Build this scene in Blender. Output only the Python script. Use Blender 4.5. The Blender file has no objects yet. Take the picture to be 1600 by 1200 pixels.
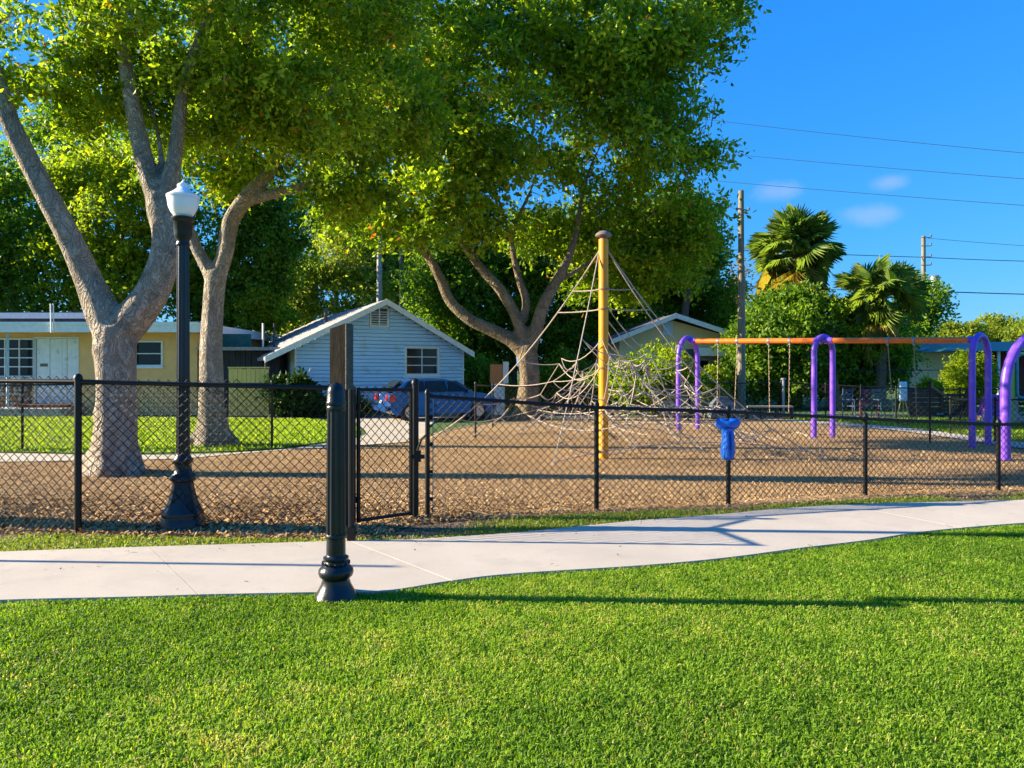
import bpy, bmesh, math, random
import numpy as np
from mathutils import Vector, Matrix
from mathutils.geometry import tessellate_polygon
random.seed(7); rng = np.random.default_rng(11)
scene = bpy.context.scene
COL = scene.collection
PI = math.pi
# ------------------------------------------------------------------ camera
F = 1150.0; CAMH = 1.6; HOR = 580.0
cam = bpy.data.cameras.new('camera'); camo = bpy.data.objects.new('camera', cam); COL.objects.link(camo)
camo.location = (0, 0, CAMH); camo.rotation_euler = (PI/2, 0, 0)
cam.sensor_width = 36; cam.lens = F/1600*36; cam.shift_y = -20/1600
cam.clip_start = 0.05; cam.clip_end = 2000
scene.camera = camo
# ------------------------------------------------------------------ sky, sun, exposure
SUN_AZ = math.radians(3); SUN_EL = math.radians(21)     # light travels (cos az, -sin az)
SUN_STRENGTH = 5.0; SKY_STRENGTH = 0.08; EXPOSURE = 1.62
to_sun = Vector((-math.cos(SUN_AZ)*math.cos(SUN_EL), math.sin(SUN_AZ)*math.cos(SUN_EL), math.sin(SUN_EL)))
world = bpy.data.worlds.new('World'); scene.world = world; world.use_nodes = True
wn = world.node_tree; wn.nodes.clear()
def wnode(t, **k):
    n = wn.nodes.new(t)
    for a, b in k.items(): setattr(n, a, b)
    return n
sky = wnode('ShaderNodeTexSky', sky_type='NISHITA', sun_disc=False, sun_elevation=SUN_EL,
            sun_rotation=math.atan2(to_sun.x, to_sun.y), altitude=0, air_density=1.0, dust_density=0.25, ozone_density=3.2)
bg = wnode('ShaderNodeBackground'); bg.inputs['Strength'].default_value = SKY_STRENGTH
wo = wnode('ShaderNodeOutputWorld')
geo = wnode('ShaderNodeNewGeometry')
tc = wnode('ShaderNodeTexCoord')
sep = wnode('ShaderNodeSeparateColor'); wn.links.new(sky.outputs[0], sep.inputs[0]); comb = wnode('ShaderNodeCombineColor')
for ch, (p_, k_) in enumerate(((1.28, .15), (.60, .95), (.17, 3.4))):     # deeper, more polarised blue, same in every direction
    a_ = wnode('ShaderNodeMath', operation='POWER'); a_.inputs[1].default_value = p_; wn.links.new(sep.outputs[ch], a_.inputs[0])
    m_ = wnode('ShaderNodeMath', operation='MULTIPLY'); m_.inputs[1].default_value = k_; wn.links.new(a_.outputs[0], m_.inputs[0]); wn.links.new(m_.outputs[0], comb.inputs[ch])
last = comb.outputs[0]
nz = wnode('ShaderNodeTexNoise'); nz.inputs['Scale'].default_value = 22; nz.inputs['Detail'].default_value = 6
wn.links.new(tc.outputs['Generated'], nz.inputs['Vector'])
for (px, py, w, h) in ((1222, 300, 28, 12), (1388, 284, 24, 10), (1365, 335, 32, 13)):
    d = Vector(((px-800)/F, 1, (HOR-py)/F)).normalized()
    sub = wnode('ShaderNodeVectorMath', operation='SUBTRACT'); sub.inputs[1].default_value = d
    wn.links.new(tc.outputs['Generated'], sub.inputs[0])
    sc = wnode('ShaderNodeVectorMath', operation='MULTIPLY'); sc.inputs[1].default_value = (F/w, F/w, F/h)
    wn.links.new(sub.outputs[0], sc.inputs[0])
    ln = wnode('ShaderNodeVectorMath', operation='LENGTH'); wn.links.new(sc.outputs[0], ln.inputs[0])
    ad = wnode('ShaderNodeMath', operation='MULTIPLY_ADD'); ad.inputs[1].default_value = 2.4; ad.inputs[2].default_value = -1.2
    wn.links.new(nz.outputs['Fac'], ad.inputs[0])
    s2 = wnode('ShaderNodeMath', operation='ADD'); wn.links.new(ln.outputs['Value'], s2.inputs[0]); wn.links.new(ad.outputs[0], s2.inputs[1])
    mr = wnode('ShaderNodeMapRange', interpolation_type='SMOOTHSTEP'); mr.inputs['From Min'].default_value = 1.5; mr.inputs['From Max'].default_value = 0.1
    mr.inputs['To Min'].default_value = 0; mr.inputs['To Max'].default_value = 0.14
    wn.links.new(s2.outputs[0], mr.inputs['Value'])
    mx = wnode('ShaderNodeMix', data_type='RGBA'); mx.inputs['B'].default_value = (5.2, 4.2, 4.6, 1)
    wn.links.new(mr.outputs[0], mx.inputs['Factor']); wn.links.new(last, mx.inputs['A']); last = mx.outputs['Result']
wn.links.new(last, bg.inputs['Color']); wn.links.new(bg.outputs[0], wo.inputs['Surface'])
sl = bpy.data.lights.new('sun', 'SUN'); sl.energy = SUN_STRENGTH; sl.angle = math.radians(0.5); sl.color = (1.0, 0.86, 0.64)
so = bpy.data.objects.new('sun', sl); COL.objects.link(so); so.location = to_sun*40
so.rotation_euler = to_sun.to_track_quat('Z', 'Y').to_euler()
vs = scene.view_settings; vs.view_transform = 'Standard'; vs.look = 'None'; vs.exposure = EXPOSURE; vs.gamma = 1; vs.use_curve_mapping = False
scene.cycles.max_bounces = 8; scene.cycles.transparent_max_bounces = 8

# ------------------------------------------------------------------ helpers
def P(px, py, d): return Vector(((px-800)/F*d, d, CAMH-(py-HOR)/F*d))
def G(px, py, z=0.0):
    d = F*(CAMH-z)/(py-HOR); return Vector(((px-800)/F*d, d, z))
def nin(n, name, val):
    if name in n.inputs: n.inputs[name].default_value = val
MATS = {}
def mat(name, c1, c2=None, scale=6.0, rough=0.7, bump=0.0, bscale=None, metallic=0.0, spec=0.4, detail=6, coat=0, sub=None, stretch=None, contrast=(0.35, 0.65), bdist=0.02):
    if name in MATS: return MATS[name]
    m = bpy.data.materials.new(name); m.use_nodes = True; nt = m.node_tree; b = nt.nodes['Principled BSDF']
    b.inputs['Roughness'].default_value = rough; b.inputs['Metallic'].default_value = metallic
    nin(b, 'Specular IOR Level', spec); nin(b, 'Coat Weight', coat)
    if c2 is None: c2 = tuple(x*0.8 for x in c1)
    tc = nt.nodes.new('ShaderNodeTexCoord'); vec = tc.outputs['Object']
    if stretch:
        mp = nt.nodes.new('ShaderNodeMapping'); mp.inputs['Scale'].default_value = stretch
        nt.links.new(vec, mp.inputs['Vector']); vec = mp.outputs[0]
    n = nt.nodes.new('ShaderNodeTexNoise'); n.inputs['Scale'].default_value = scale; n.inputs['Detail'].default_value = detail
    nt.links.new(vec, n.inputs['Vector'])
    mr = nt.nodes.new('ShaderNodeMapRange'); mr.inputs['From Min'].default_value = contrast[0]; mr.inputs['From Max'].default_value = contrast[1]
    nt.links.new(n.outputs['Fac'], mr.inputs['Value'])
    mx = nt.nodes.new('ShaderNodeMix'); mx.data_type = 'RGBA'
    mx.inputs['A'].default_value = (*c1, 1); mx.inputs['B'].default_value = (*c2, 1)
    nt.links.new(mr.outputs[0], mx.inputs['Factor']); nt.links.new(mx.outputs['Result'], b.inputs['Base Color'])
    if bump:
        n2 = nt.nodes.new('ShaderNodeTexNoise'); n2.inputs['Scale'].default_value = bscale or scale*4; n2.inputs['Detail'].default_value = 5
        nt.links.new(vec, n2.inputs['Vector'])
        bp = nt.nodes.new('ShaderNodeBump'); bp.inputs['Strength'].default_value = bump; bp.inputs['Distance'].default_value = bdist
        nt.links.new(n2.outputs['Fac'], bp.inputs['Height']); nt.links.new(bp.outputs[0], b.inputs['Normal'])
    MATS[name] = m; return m
def leafmat(name, stops, trans=0.42, rough=0.45, tint=(1.2, 1.2, 0.45), spec=0.35):
    """stops: (pos, colour) over the per-leaf random value v"""
    if name in MATS: return MATS[name]
    m = bpy.data.materials.new(name); m.use_nodes = True; nt = m.node_tree; nt.nodes.clear()
    at = nt.nodes.new('ShaderNodeAttribute'); at.attribute_name = 'v'
    cr = nt.nodes.new('ShaderNodeValToRGB'); e = cr.color_ramp.elements
    e[0].position = stops[0][0]; e[0].color = (*stops[0][1], 1); e[1].position = stops[-1][0]; e[1].color = (*stops[-1][1], 1)
    for p, c in stops[1:-1]:
        x = e.new(p); x.color = (*c, 1)
    nt.links.new(at.outputs['Fac'], cr.inputs[0])
    b = nt.nodes.new('ShaderNodeBsdfPrincipled'); b.inputs['Roughness'].default_value = rough; nin(b, 'Specular IOR Level', spec)
    nt.links.new(cr.outputs[0], b.inputs['Base Color'])
    t = nt.nodes.new('ShaderNodeBsdfTranslucent')
    tm = nt.nodes.new('ShaderNodeMix'); tm.data_type = 'RGBA'; tm.blend_type = 'MULTIPLY'; tm.inputs['Factor'].default_value = 1
    tm.inputs['B'].default_value = (*[x*1.6 for x in tint], 1); tm.clamp_result = False
    nt.links.new(cr.outputs[0], tm.inputs['A']); nt.links.new(tm.outputs['Result'], t.inputs['Color'])
    ms = nt.nodes.new('ShaderNodeMixShader'); ms.inputs[0].default_value = trans
    o = nt.nodes.new('ShaderNodeOutputMaterial')
    nt.links.new(b.outputs[0], ms.inputs[1]); nt.links.new(t.outputs[0], ms.inputs[2]); nt.links.new(ms.outputs[0], o.inputs['Surface'])
    MATS[name] = m; return m
def tag(o, label=None, cat=None, group=None, kind=None):
    if label: o['label'] = label
    if cat: o['category'] = cat
    if group: o['group'] = group
    if kind: o['kind'] = kind
    return o
def thing(name, loc, label, cat, rz=0.0, group=None):
    o = bpy.data.objects.new(name, None); COL.objects.link(o); o.location = loc; o.rotation_euler = (0, 0, rz)
    o.empty_display_size = 0.2
    return tag(o, label, cat, group)
def link(name, me, parent=None, m=None):
    if m is not None and not me.materials: me.materials.append(m)
    o = bpy.data.objects.new(name, me); COL.objects.link(o)
    if parent is not None: o.parent = parent
    return o
class MB:
    def __init__(s): s.v = []; s.f = []
    def add(s, vs, fs):
        k = len(s.v); s.v += [tuple(v) for v in vs]; s.f += [tuple(i+k for i in f) for f in fs]; return s
    def box(s, x0, x1, y0, y1, z0, z1):
        return s.add([(x0,y0,z0),(x1,y0,z0),(x1,y1,z0),(x0,y1,z0),(x0,y0,z1),(x1,y0,z1),(x1,y1,z1),(x0,y1,z1)],
                     [(0,3,2,1),(4,5,6,7),(0,1,5,4),(1,2,6,5),(2,3,7,6),(3,0,4,7)])
    def prism(s, poly, z0, z1):          # poly of (x,y), ccw
        n = len(poly)
        s.add([(x,y,z0) for x,y in poly]+[(x,y,z1) for x,y in poly],
              [tuple(range(n-1,-1,-1)), tuple(range(n,2*n))]+[(i,(i+1)%n,(i+1)%n+n,i+n) for i in range(n)]); return s
    def slab(s, quad, t):                # quad of 3d points, thickness vector t
        q = [Vector(p) for p in quad]; t = Vector(t); n = len(q)
        s.add(q+[p+t for p in q], [tuple(range(n-1,-1,-1)), tuple(range(n,2*n))]+[(i,(i+1)%n,(i+1)%n+n,i+n) for i in range(n)]); return s
    def tube(s, pts, r, n=8, cap=True, rfun=None):
        pts = [Vector(p) for p in pts]; m = len(pts)
        rs = list(r) if hasattr(r, '__len__') else [r]*m
        up = None; k0 = len(s.v)
        for i, p in enumerate(pts):
            t = (pts[min(i+1, m-1)]-pts[max(i-1, 0)])
            t = t.normalized() if t.length > 1e-9 else Vector((0, 0, 1))
            if up is None:
                a = Vector((0, 0, 1)) if abs(t.z) < 0.9 else Vector((1, 0, 0)); up = t.cross(a).normalized()
            else:
                up = (up - t*up.dot(t)); up = up.normalized() if up.length > 1e-6 else t.orthogonal().normalized()
            w = t.cross(up)
            for j in range(n):
                a = 2*PI*j/n; rr = rs[i]*(rfun(i, a) if rfun else 1)
                s.v.append(tuple(p+up*math.cos(a)*rr+w*math.sin(a)*rr))
        for i in range(m-1):
            for j in range(n):
                a = k0+i*n+j; b = k0+i*n+(j+1)%n
                s.f.append((a, b, b+n, a+n))
        if cap:
            s.f.append(tuple(k0+j for j in range(n-1, -1, -1))); s.f.append(tuple(k0+(m-1)*n+j for j in range(n)))
        return s
    def lathe(s, prof, n=32, c=(0,0,0), flute=0, fd=0.06, frange=(0, 0)):
        k0 = len(s.v); m = len(prof)
        for (r, z) in prof:
            for j in range(n):
                a = 2*PI*j/n; rr = r
                if flute and frange[0] <= z <= frange[1]: rr = r*(1-fd*abs(math.cos(a*flute/2)))
                s.v.append((c[0]+rr*math.cos(a), c[1]+rr*math.sin(a), c[2]+z))
        for i in range(m-1):
            for j in range(n):
                a = k0+i*n+j; b = k0+i*n+(j+1)%n; s.f.append((a, b, b+n, a+n))
        s.f.append(tuple(k0+j for j in range(n-1, -1, -1))); s.f.append(tuple(k0+(m-1)*n+j for j in range(n)))
        return s
    def build(s, name, m, parent=None, off=None, smooth=False, angle=35):
        me = bpy.data.meshes.new(name)
        v = s.v if off is None else [(x-off[0], y-off[1], z-off[2]) for x, y, z in s.v]
        me.from_pydata(v, [], s.f); me.update()
        if smooth:
            me.polygons.foreach_set('use_smooth', [True]*len(me.polygons)); me.set_sharp_from_angle(angle=math.radians(angle))
        return link(name, me, parent, m)
def npmesh(name, V, T, m, parent=None, attr=None, off=None, poly=3):
    V = np.asarray(V, dtype=np.float32).reshape(-1, 3)
    if off is not None: V = V - np.array(off, dtype=np.float32)
    T = np.asarray(T, dtype=np.int32).reshape(-1)
    me = bpy.data.meshes.new(name); me.vertices.add(len(V)); me.vertices.foreach_set('co', V.ravel())
    nf = len(T)//poly; me.loops.add(len(T)); me.loops.foreach_set('vertex_index', T)
    me.polygons.add(nf); me.polygons.foreach_set('loop_start', np.arange(nf, dtype=np.int32)*poly)
    me.update(calc_edges=True)
    if attr is not None:
        a = me.attributes.new('v', 'FLOAT', 'POINT'); a.data.foreach_set('value', np.asarray(attr, dtype=np.float32))
    return link(name, me, parent, m)
def poly_sheet(name, pts, z, m, parent=None, thick=0.0):
    pts = [Vector((p[0], p[1], z)) for p in pts]
    tr = tessellate_polygon([pts])
    b = MB(); b.add(pts, [t for t in tr])
    o = b.build(name, m, parent)
    bm = bmesh.new(); bm.from_mesh(o.data); bmesh.ops.recalc_face_normals(bm, faces=bm.faces)
    if bm.faces and sum(f.normal.z for f in bm.faces) < 0: bmesh.ops.reverse_faces(bm, faces=bm.faces)
    bm.to_mesh(o.data); bm.free(); return o
def smooth_line(pts, n=8):
    pts = [Vector(p) for p in pts]; out = []
    for i in range(len(pts)-1):
        p0 = pts[max(i-1, 0)]; p1 = pts[i]; p2 = pts[i+1]; p3 = pts[min(i+2, len(pts)-1)]
        for k in range(n):
            t = k/n
            out.append(0.5*((2*p1)+(p2-p0)*t+(2*p0-5*p1+4*p2-p3)*t*t+(-p0+3*p1-3*p2+p3)*t**3))
    out.append(pts[-1]); return out
def inpoly(X, Y, poly):
    px = np.array([p[0] for p in poly]); py = np.array([p[1] for p in poly]); n = len(px); ins = np.zeros(len(X), bool)
    j = n-1
    for i in range(n):
        c = ((py[i] > Y) != (py[j] > Y))
        with np.errstate(divide='ignore', invalid='ignore'):
            xi = (px[j]-px[i])*(Y-py[i])/(py[j]-py[i])+px[i]
        ins ^= c & (X < xi); j = i
    return ins
def field(X, Y, s, seed=0):
    r = np.random.default_rng(seed); out = np.zeros(len(X))
    for k in range(10):
        a = r.uniform(0, 2*PI); f = s*r.uniform(0.5, 2.2); ph = r.uniform(0, 2*PI)
        out += np.sin((X*math.cos(a)+Y*math.sin(a))*f+ph+1.3*np.sin((X*math.sin(a)-Y*math.cos(a))*f*0.7+ph))
    return out/10**0.5/0.7   # about unit variance
def copy_tree(o, parent=None):
    c = o.copy(); COL.objects.link(c)
    if parent is not None: c.parent = parent
    for ch in list(o.children): copy_tree(ch, c)
    return c

# ------------------------------------------------------------------ materials
M_soil = mat('soil', (0.16, 0.11, 0.07), (0.10, 0.075, 0.045), 3, 0.95, 0.6, 60)
M_turf = mat('turf_base', (0.07, 0.13, 0.012), (0.11, 0.17, 0.02), 14, 0.95, 0.8, 90)
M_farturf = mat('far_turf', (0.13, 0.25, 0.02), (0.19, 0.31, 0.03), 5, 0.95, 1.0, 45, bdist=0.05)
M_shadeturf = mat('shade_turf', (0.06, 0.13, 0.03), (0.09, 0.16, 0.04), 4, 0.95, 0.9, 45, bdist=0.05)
M_mulch = mat('mulch', (0.48, 0.31, 0.145), (0.32, 0.20, 0.09), 26, 0.95, 1.0, 55, contrast=(0.3, 0.7), bdist=0.03)
M_road = mat('asphalt', (0.13, 0.135, 0.14), (0.09, 0.09, 0.095), 40, 0.9, 0.4, 120)
def worn(m, c, amt=.5, sc=7, lo=.60, hi=.66):
    nt = m.node_tree; b = nt.nodes['Principled BSDF']; src = b.inputs['Base Color'].links[0].from_socket
    tc = nt.nodes.new('ShaderNodeTexCoord'); n = nt.nodes.new('ShaderNodeTexNoise'); n.inputs['Scale'].default_value = sc; n.inputs['Detail'].default_value = 9; nt.links.new(tc.outputs['Object'], n.inputs['Vector'])
    r = nt.nodes.new('ShaderNodeMapRange'); r.inputs['From Min'].default_value = lo; r.inputs['From Max'].default_value = hi; r.inputs['To Max'].default_value = amt; nt.links.new(n.outputs['Fac'], r.inputs['Value'])
    x = nt.nodes.new('ShaderNodeMix'); x.data_type = 'RGBA'; x.inputs['B'].default_value = (*c, 1); nt.links.new(r.outputs[0], x.inputs['Factor']); nt.links.new(src, x.inputs['A']); nt.links.new(x.outputs['Result'], b.inputs['Base Color'])
M_black = mat('black_coating', (0.004, 0.005, 0.006), (0.008, 0.009, 0.010), 30, 0.42, 0.08, 120, spec=0.3)
M_mesh = mat('vinyl_wire', (0.010, 0.010, 0.009), (0.016, 0.015, 0.013), 30, 0.55, spec=0.15)
M_iron = mat('cast_iron_black', (0.006, 0.009, 0.013), (0.012, 0.016, 0.022), 9, 0.3, 0.12, 70, spec=0.4)
M_galv = mat('galvanised', (0.30, 0.33, 0.36), (0.22, 0.25, 0.28), 12, 0.45, metallic=0.5)
M_purple = mat('purple_paint', (0.20, 0.075, 0.60), (0.17, 0.06, 0.52), 5, 0.35, 0.05, 60, spec=0.5)
M_orange = mat('orange_paint', (0.80, 0.19, 0.015), (0.68, 0.14, 0.012), 6, 0.4, 0.05, 60, spec=0.4)
M_yellow = mat('yellow_paint', (0.80, 0.36, 0.01), (0.66, 0.27, 0.01), 5, 0.4, 0.08, 60, spec=0.4, stretch=(1, 1, 0.3))
M_bluepl = mat('blue_plastic', (0.008, 0.14, 0.62), (0.006, 0.10, 0.48), 8, 0.32, 0.1, 50, spec=0.5)
worn(M_purple, (.30, .20, .55), .6); worn(M_orange, (.55, .28, .12), .6); worn(M_yellow, (.45, .28, .08), .6, 5)
M_rope = mat('grey_rope', (0.52, 0.44, 0.36), (0.36, 0.30, 0.24), 40, 0.85, 0.4, 300)
M_white = mat('white_paint', (0.85, 0.84, 0.80), (0.76, 0.75, 0.72), 5, 0.6, 0.1, 40)
M_trim = mat('white_trim', (0.84, 0.84, 0.82), (0.74, 0.75, 0.74), 8, 0.6, 0.1, 40)
M_siding = mat('pale_blue_siding', (0.54, 0.79, 0.99), (0.48, 0.72, 0.95), 3, 0.65, 0.15, 30, stretch=(0.4, 1, 5))
M_ochre = mat('ochre_stucco', (0.98, 0.54, 0.21), (0.90, 0.48, 0.18), 2.5, 0.85, 0.3, 80)
worn(M_white, (.50, .46, .40), .5, 3); worn(M_siding, (.42, .50, .55), .5, 2.2, .57, .66); worn(M_ochre, (.60, .40, .22), .5, 1.5, .56, .68)
M_glass = mat('dark_window_glass', (0.01, 0.014, 0.014), (0.02, 0.026, 0.022), 1.5, 0.1, spec=0.3)
M_shingle = mat('grey_shingle', (0.38, 0.36, 0.35), (0.24, 0.22, 0.215), 12, 0.9, 0.6, 50)
M_dkshingle = mat('dark_shingle', (0.10, 0.10, 0.11), (0.06, 0.06, 0.065), 12, 0.9, 0.6, 50)
M_dkwood = mat('dark_wood', (0.05, 0.055, 0.065), (0.03, 0.03, 0.035), 6, 0.85, 0.3, 30, stretch=(6, 6, 0.6))
M_tanwall = mat('tan_wall', (0.96, 0.70, 0.38), (0.88, 0.63, 0.34), 3, 0.85, 0.2, 60)
M_brick = mat('maroon_brick', (0.16, 0.04, 0.035), (0.11, 0.028, 0.025), 20, 0.85, 0.3, 60)
M_greenroof = mat('green_metal_roof', (0.02, 0.10, 0.075), (0.015, 0.075, 0.055), 6, 0.45, 0.1, 30)
M_polewood = mat('pole_wood', (0.26, 0.24, 0.17), (0.15, 0.135, 0.10), 5, 0.9, 0.4, 40, stretch=(8, 8, 0.5))
M_conc_pole = mat('concrete_pole', (0.42, 0.40, 0.36), (0.33, 0.31, 0.28), 5, 0.85, 0.2, 40)
M_cable = mat('cable_black', (0.02, 0.03, 0.05), (0.03, 0.04, 0.06), 5, 0.6)
M_yelwood = mat('yellow_wood', (0.80, 0.55, 0.18), (0.66, 0.45, 0.14), 7, 0.8, 0.3, 30, stretch=(8, 8, 0.6))
M_brnwood = mat('brown_plank', (0.13, 0.065, 0.04), (0.07, 0.036, 0.022), 6, 0.8, 0.3, 30, stretch=(0.6, 6, 6))
M_sign = mat('weathered_sign_back', (0.028, 0.023, 0.017), (0.014, 0.013, 0.011), 7, 0.9, 0.3, 30, spec=0.05, stretch=(3, 3, 0.7))
M_signedge = mat('sign_edge', (0.10, 0.09, 0.07), (0.07, 0.06, 0.05), 25, 0.8, 0.4, 80)
M_carpaint = mat('blue_car_paint', (0.010, 0.065, 0.24), (0.009, 0.055, 0.21), 3, 0.25, spec=0.6, coat=0.6)
M_rubber = mat('rubber', (0.015, 0.015, 0.016), (0.022, 0.022, 0.022), 20, 0.85)
M_redlens = mat('red_lens', (0.65, 0.01, 0.01), (0.5, 0.01, 0.01), 20, 0.2, spec=0.6)
M_teal = mat('teal_mesh', (0.02, 0.10, 0.09), (0.03, 0.14, 0.12), 6, 0.8)
M_cap = mat('brown_cap', (0.26, 0.19, 0.17), (0.18, 0.13, 0.12), 10, 0.4, spec=0.5)
M_stone1 = mat('stone_pale', (0.50, 0.46, 0.40), (0.34, 0.31, 0.27), 9, 0.9, 0.5, 40)
M_stone2 = mat('stone_rust', (0.34, 0.17, 0.08), (0.22, 0.12, 0.07), 9, 0.9, 0.5, 40)
M_mortar = mat('mortar', (0.14, 0.125, 0.11), None, 20, 0.95, 0.4, 80)
M_steel = mat('bright_steel', (0.5, 0.5, 0.5), (0.4, 0.4, 0.4), 20, 0.3, metallic=0.9)
M_skirt = leafmat('dead_frond', [(0, (0.20, 0.16, 0.05)), (0.5, (0.36, 0.30, 0.07)), (1, (0.50, 0.38, 0.12))], 0.3)

def concrete_mat():
    m = bpy.data.materials.new('sidewalk_concrete'); m.use_nodes = True; nt = m.node_tree; b = nt.nodes['Principled BSDF']; b.inputs['Roughness'].default_value = 0.85
    nin(b, 'Specular IOR Level', 0.3)
    tc = nt.nodes.new('ShaderNodeTexCoord')
    def noise(s, d=6):
        n = nt.nodes.new('ShaderNodeTexNoise'); n.inputs['Scale'].default_value = s; n.inputs['Detail'].default_value = d
        nt.links.new(tc.outputs['Object'], n.inputs['Vector']); return n.outputs['Fac']
    def rng_(src, a, b2, c=0, d=1):
        r = nt.nodes.new('ShaderNodeMapRange'); r.inputs['From Min'].default_value = a; r.inputs['From Max'].default_value = b2
        r.inputs['To Min'].default_value = c; r.inputs['To Max'].default_value = d; nt.links.new(src, r.inputs['Value']); return r.outputs[0]
    def mix(f, a, b2):
        x = nt.nodes.new('ShaderNodeMix'); x.data_type = 'RGBA'
        nt.links.new(f, x.inputs['Factor'])
        for k, v in (('A', a), ('B', b2)):
            if isinstance(v, tuple): x.inputs[k].default_value = (*v, 1)
            else: nt.links.new(v, x.inputs[k])
        return x.outputs['Result']
    c = mix(rng_(noise(0.9), 0.35, 0.68), (0.58, 0.505, 0.395), (0.48, 0.415, 0.325))
    c = mix(rng_(noise(9), 0.55, 0.75, 0, 0.5), c, (0.44, 0.395, 0.34))
    c = mix(rng_(noise(160, 2), 0.52, 0.72, 0, 0.55), c, (0.34, 0.30, 0.26))
    c = mix(rng_(noise(26, 3), 0.70, 0.76, 0, 0.8), c, (0.27, 0.20, 0.13))
    oi = nt.nodes.new('ShaderNodeObjectInfo'); c = mix(rng_(oi.outputs['Random'], 0, 1, 0, .28), c, (0.42, 0.385, 0.33))
    c = mix(rng_(noise(2.6, 8), 0.56, 0.62, 0, 0.22), c, (0.36, 0.32, 0.27))
    nt.links.new(c, b.inputs['Base Color'])
    bp = nt.nodes.new('ShaderNodeBump'); bp.inputs['Strength'].default_value = 0.35; bp.inputs['Distance'].default_value = 0.006
    nt.links.new(noise(220, 3), bp.inputs['Height']); nt.links.new(bp.outputs[0], b.inputs['Normal'])
    return m
M_conc = concrete_mat()
def bark_mat(name, c1, c2, c3, sc=5.5, strength=1.0):
    m = bpy.data.materials.new(name); m.use_nodes = True; nt = m.node_tree; b = nt.nodes['Principled BSDF']; b.inputs['Roughness'].default_value = 0.9
    nin(b, 'Specular IOR Level', 0.2)
    tc = nt.nodes.new('ShaderNodeTexCoord'); mp = nt.nodes.new('ShaderNodeMapping'); mp.inputs['Scale'].default_value = (1, 1, 0.55)
    nt.links.new(tc.outputs['Object'], mp.inputs['Vector'])
    n1 = nt.nodes.new('ShaderNodeTexNoise'); n1.inputs['Scale'].default_value = sc; n1.inputs['Detail'].default_value = 3; n1.inputs['Distortion'].default_value = 1.6
    nt.links.new(mp.outputs[0], n1.inputs['Vector'])
    # contour-like ridges: sine of noise
    mu = nt.nodes.new('ShaderNodeMath'); mu.operation = 'MULTIPLY'; mu.inputs[1].default_value = 36; nt.links.new(n1.outputs['Fac'], mu.inputs[0])
    si = nt.nodes.new('ShaderNodeMath'); si.operation = 'SINE'; nt.links.new(mu.outputs[0], si.inputs[0])
    n2 = nt.nodes.new('ShaderNodeTexNoise'); n2.inputs['Scale'].default_value = 60; n2.inputs['Detail'].default_value = 4; nt.links.new(mp.outputs[0], n2.inputs['Vector'])
    n3 = nt.nodes.new('ShaderNodeTexNoise'); n3.inputs['Scale'].default_value = 2.2; n3.inputs['Detail'].default_value = 4; nt.links.new(mp.outputs[0], n3.inputs['Vector'])
    ad = nt.nodes.new('ShaderNodeMath'); ad.operation = 'MULTIPLY_ADD'; ad.inputs[1].default_value = 1.4; nt.links.new(n2.outputs['Fac'], ad.inputs[0]); nt.links.new(si.outputs[0], ad.inputs[2])
    bp = nt.nodes.new('ShaderNodeBump'); bp.inputs['Strength'].default_value = strength; bp.inputs['Distance'].default_value = 0.03
    nt.links.new(ad.outputs[0], bp.inputs['Height']); nt.links.new(bp.outputs[0], b.inputs['Normal'])
    r1 = nt.nodes.new('ShaderNodeMapRange'); r1.inputs['From Min'].default_value = 0.38; r1.inputs['From Max'].default_value = 0.62; nt.links.new(n3.outputs['Fac'], r1.inputs['Value'])
    m1 = nt.nodes.new('ShaderNodeMix'); m1.data_type = 'RGBA'; m1.inputs['A'].default_value = (*c1, 1); m1.inputs['B'].default_value = (*c2, 1); nt.links.new(r1.outputs[0], m1.inputs['Factor'])
    r2 = nt.nodes.new('ShaderNodeMapRange'); r2.inputs['From Min'].default_value = -0.55; r2.inputs['From Max'].default_value = -1.0; r2.inputs['To Max'].default_value = 0.55
    nt.links.new(si.outputs[0], r2.inputs['Value'])
    m2 = nt.nodes.new('ShaderNodeMix'); m2.data_type = 'RGBA'; m2.inputs['B'].default_value = (*c3, 1)
    n4 = nt.nodes.new('ShaderNodeTexNoise'); n4.inputs['Scale'].default_value = 5; n4.inputs['Detail'].default_value = 6; nt.links.new(tc.outputs['Object'], n4.inputs['Vector'])
    r4 = nt.nodes.new('ShaderNodeMapRange'); r4.inputs['From Min'].default_value = 0.56; r4.inputs['From Max'].default_value = 0.66; r4.inputs['To Max'].default_value = 0.55; nt.links.new(n4.outputs['Fac'], r4.inputs['Value'])
    m4 = nt.nodes.new('ShaderNodeMix'); m4.data_type = 'RGBA'; m4.inputs['B'].default_value = (*[x*.5 for x in c2], 1); nt.links.new(r4.outputs[0], m4.inputs['Factor']); nt.links.new(m1.outputs['Result'], m4.inputs['A'])
    nt.links.new(m4.outputs['Result'], m2.inputs['A']); nt.links.new(r2.outputs[0], m2.inputs['Factor'])
    nt.links.new(m2.outputs['Result'], b.inputs['Base Color'])
    return m
M_bark = bark_mat('pale_bark', (0.58, 0.49, 0.38), (0.42, 0.36, 0.285), (0.11, 0.085, 0.06), strength=0.9)
M_bark3 = bark_mat('brown_bark', (0.29, 0.22, 0.14), (0.20, 0.155, 0.10), (0.09, 0.07, 0.045), sc=3, strength=0.7)
M_barkd = mat('dark_bark', (0.10, 0.08, 0.06), (0.17, 0.13, 0.09), 6, 0.95, 0.7, 30, stretch=(3, 3, 0.5))
L_sun = leafmat('leaf_lime', [(0, (0.055, 0.12, 0.008)), (0.5, (0.19, 0.29, 0.014)), (0.9, (0.42, 0.49, 0.03)), (0.975, (0.45, 0.26, 0.03)), (1, (0.45, 0.14, 0.03))], 0.5, spec=.22)
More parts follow.
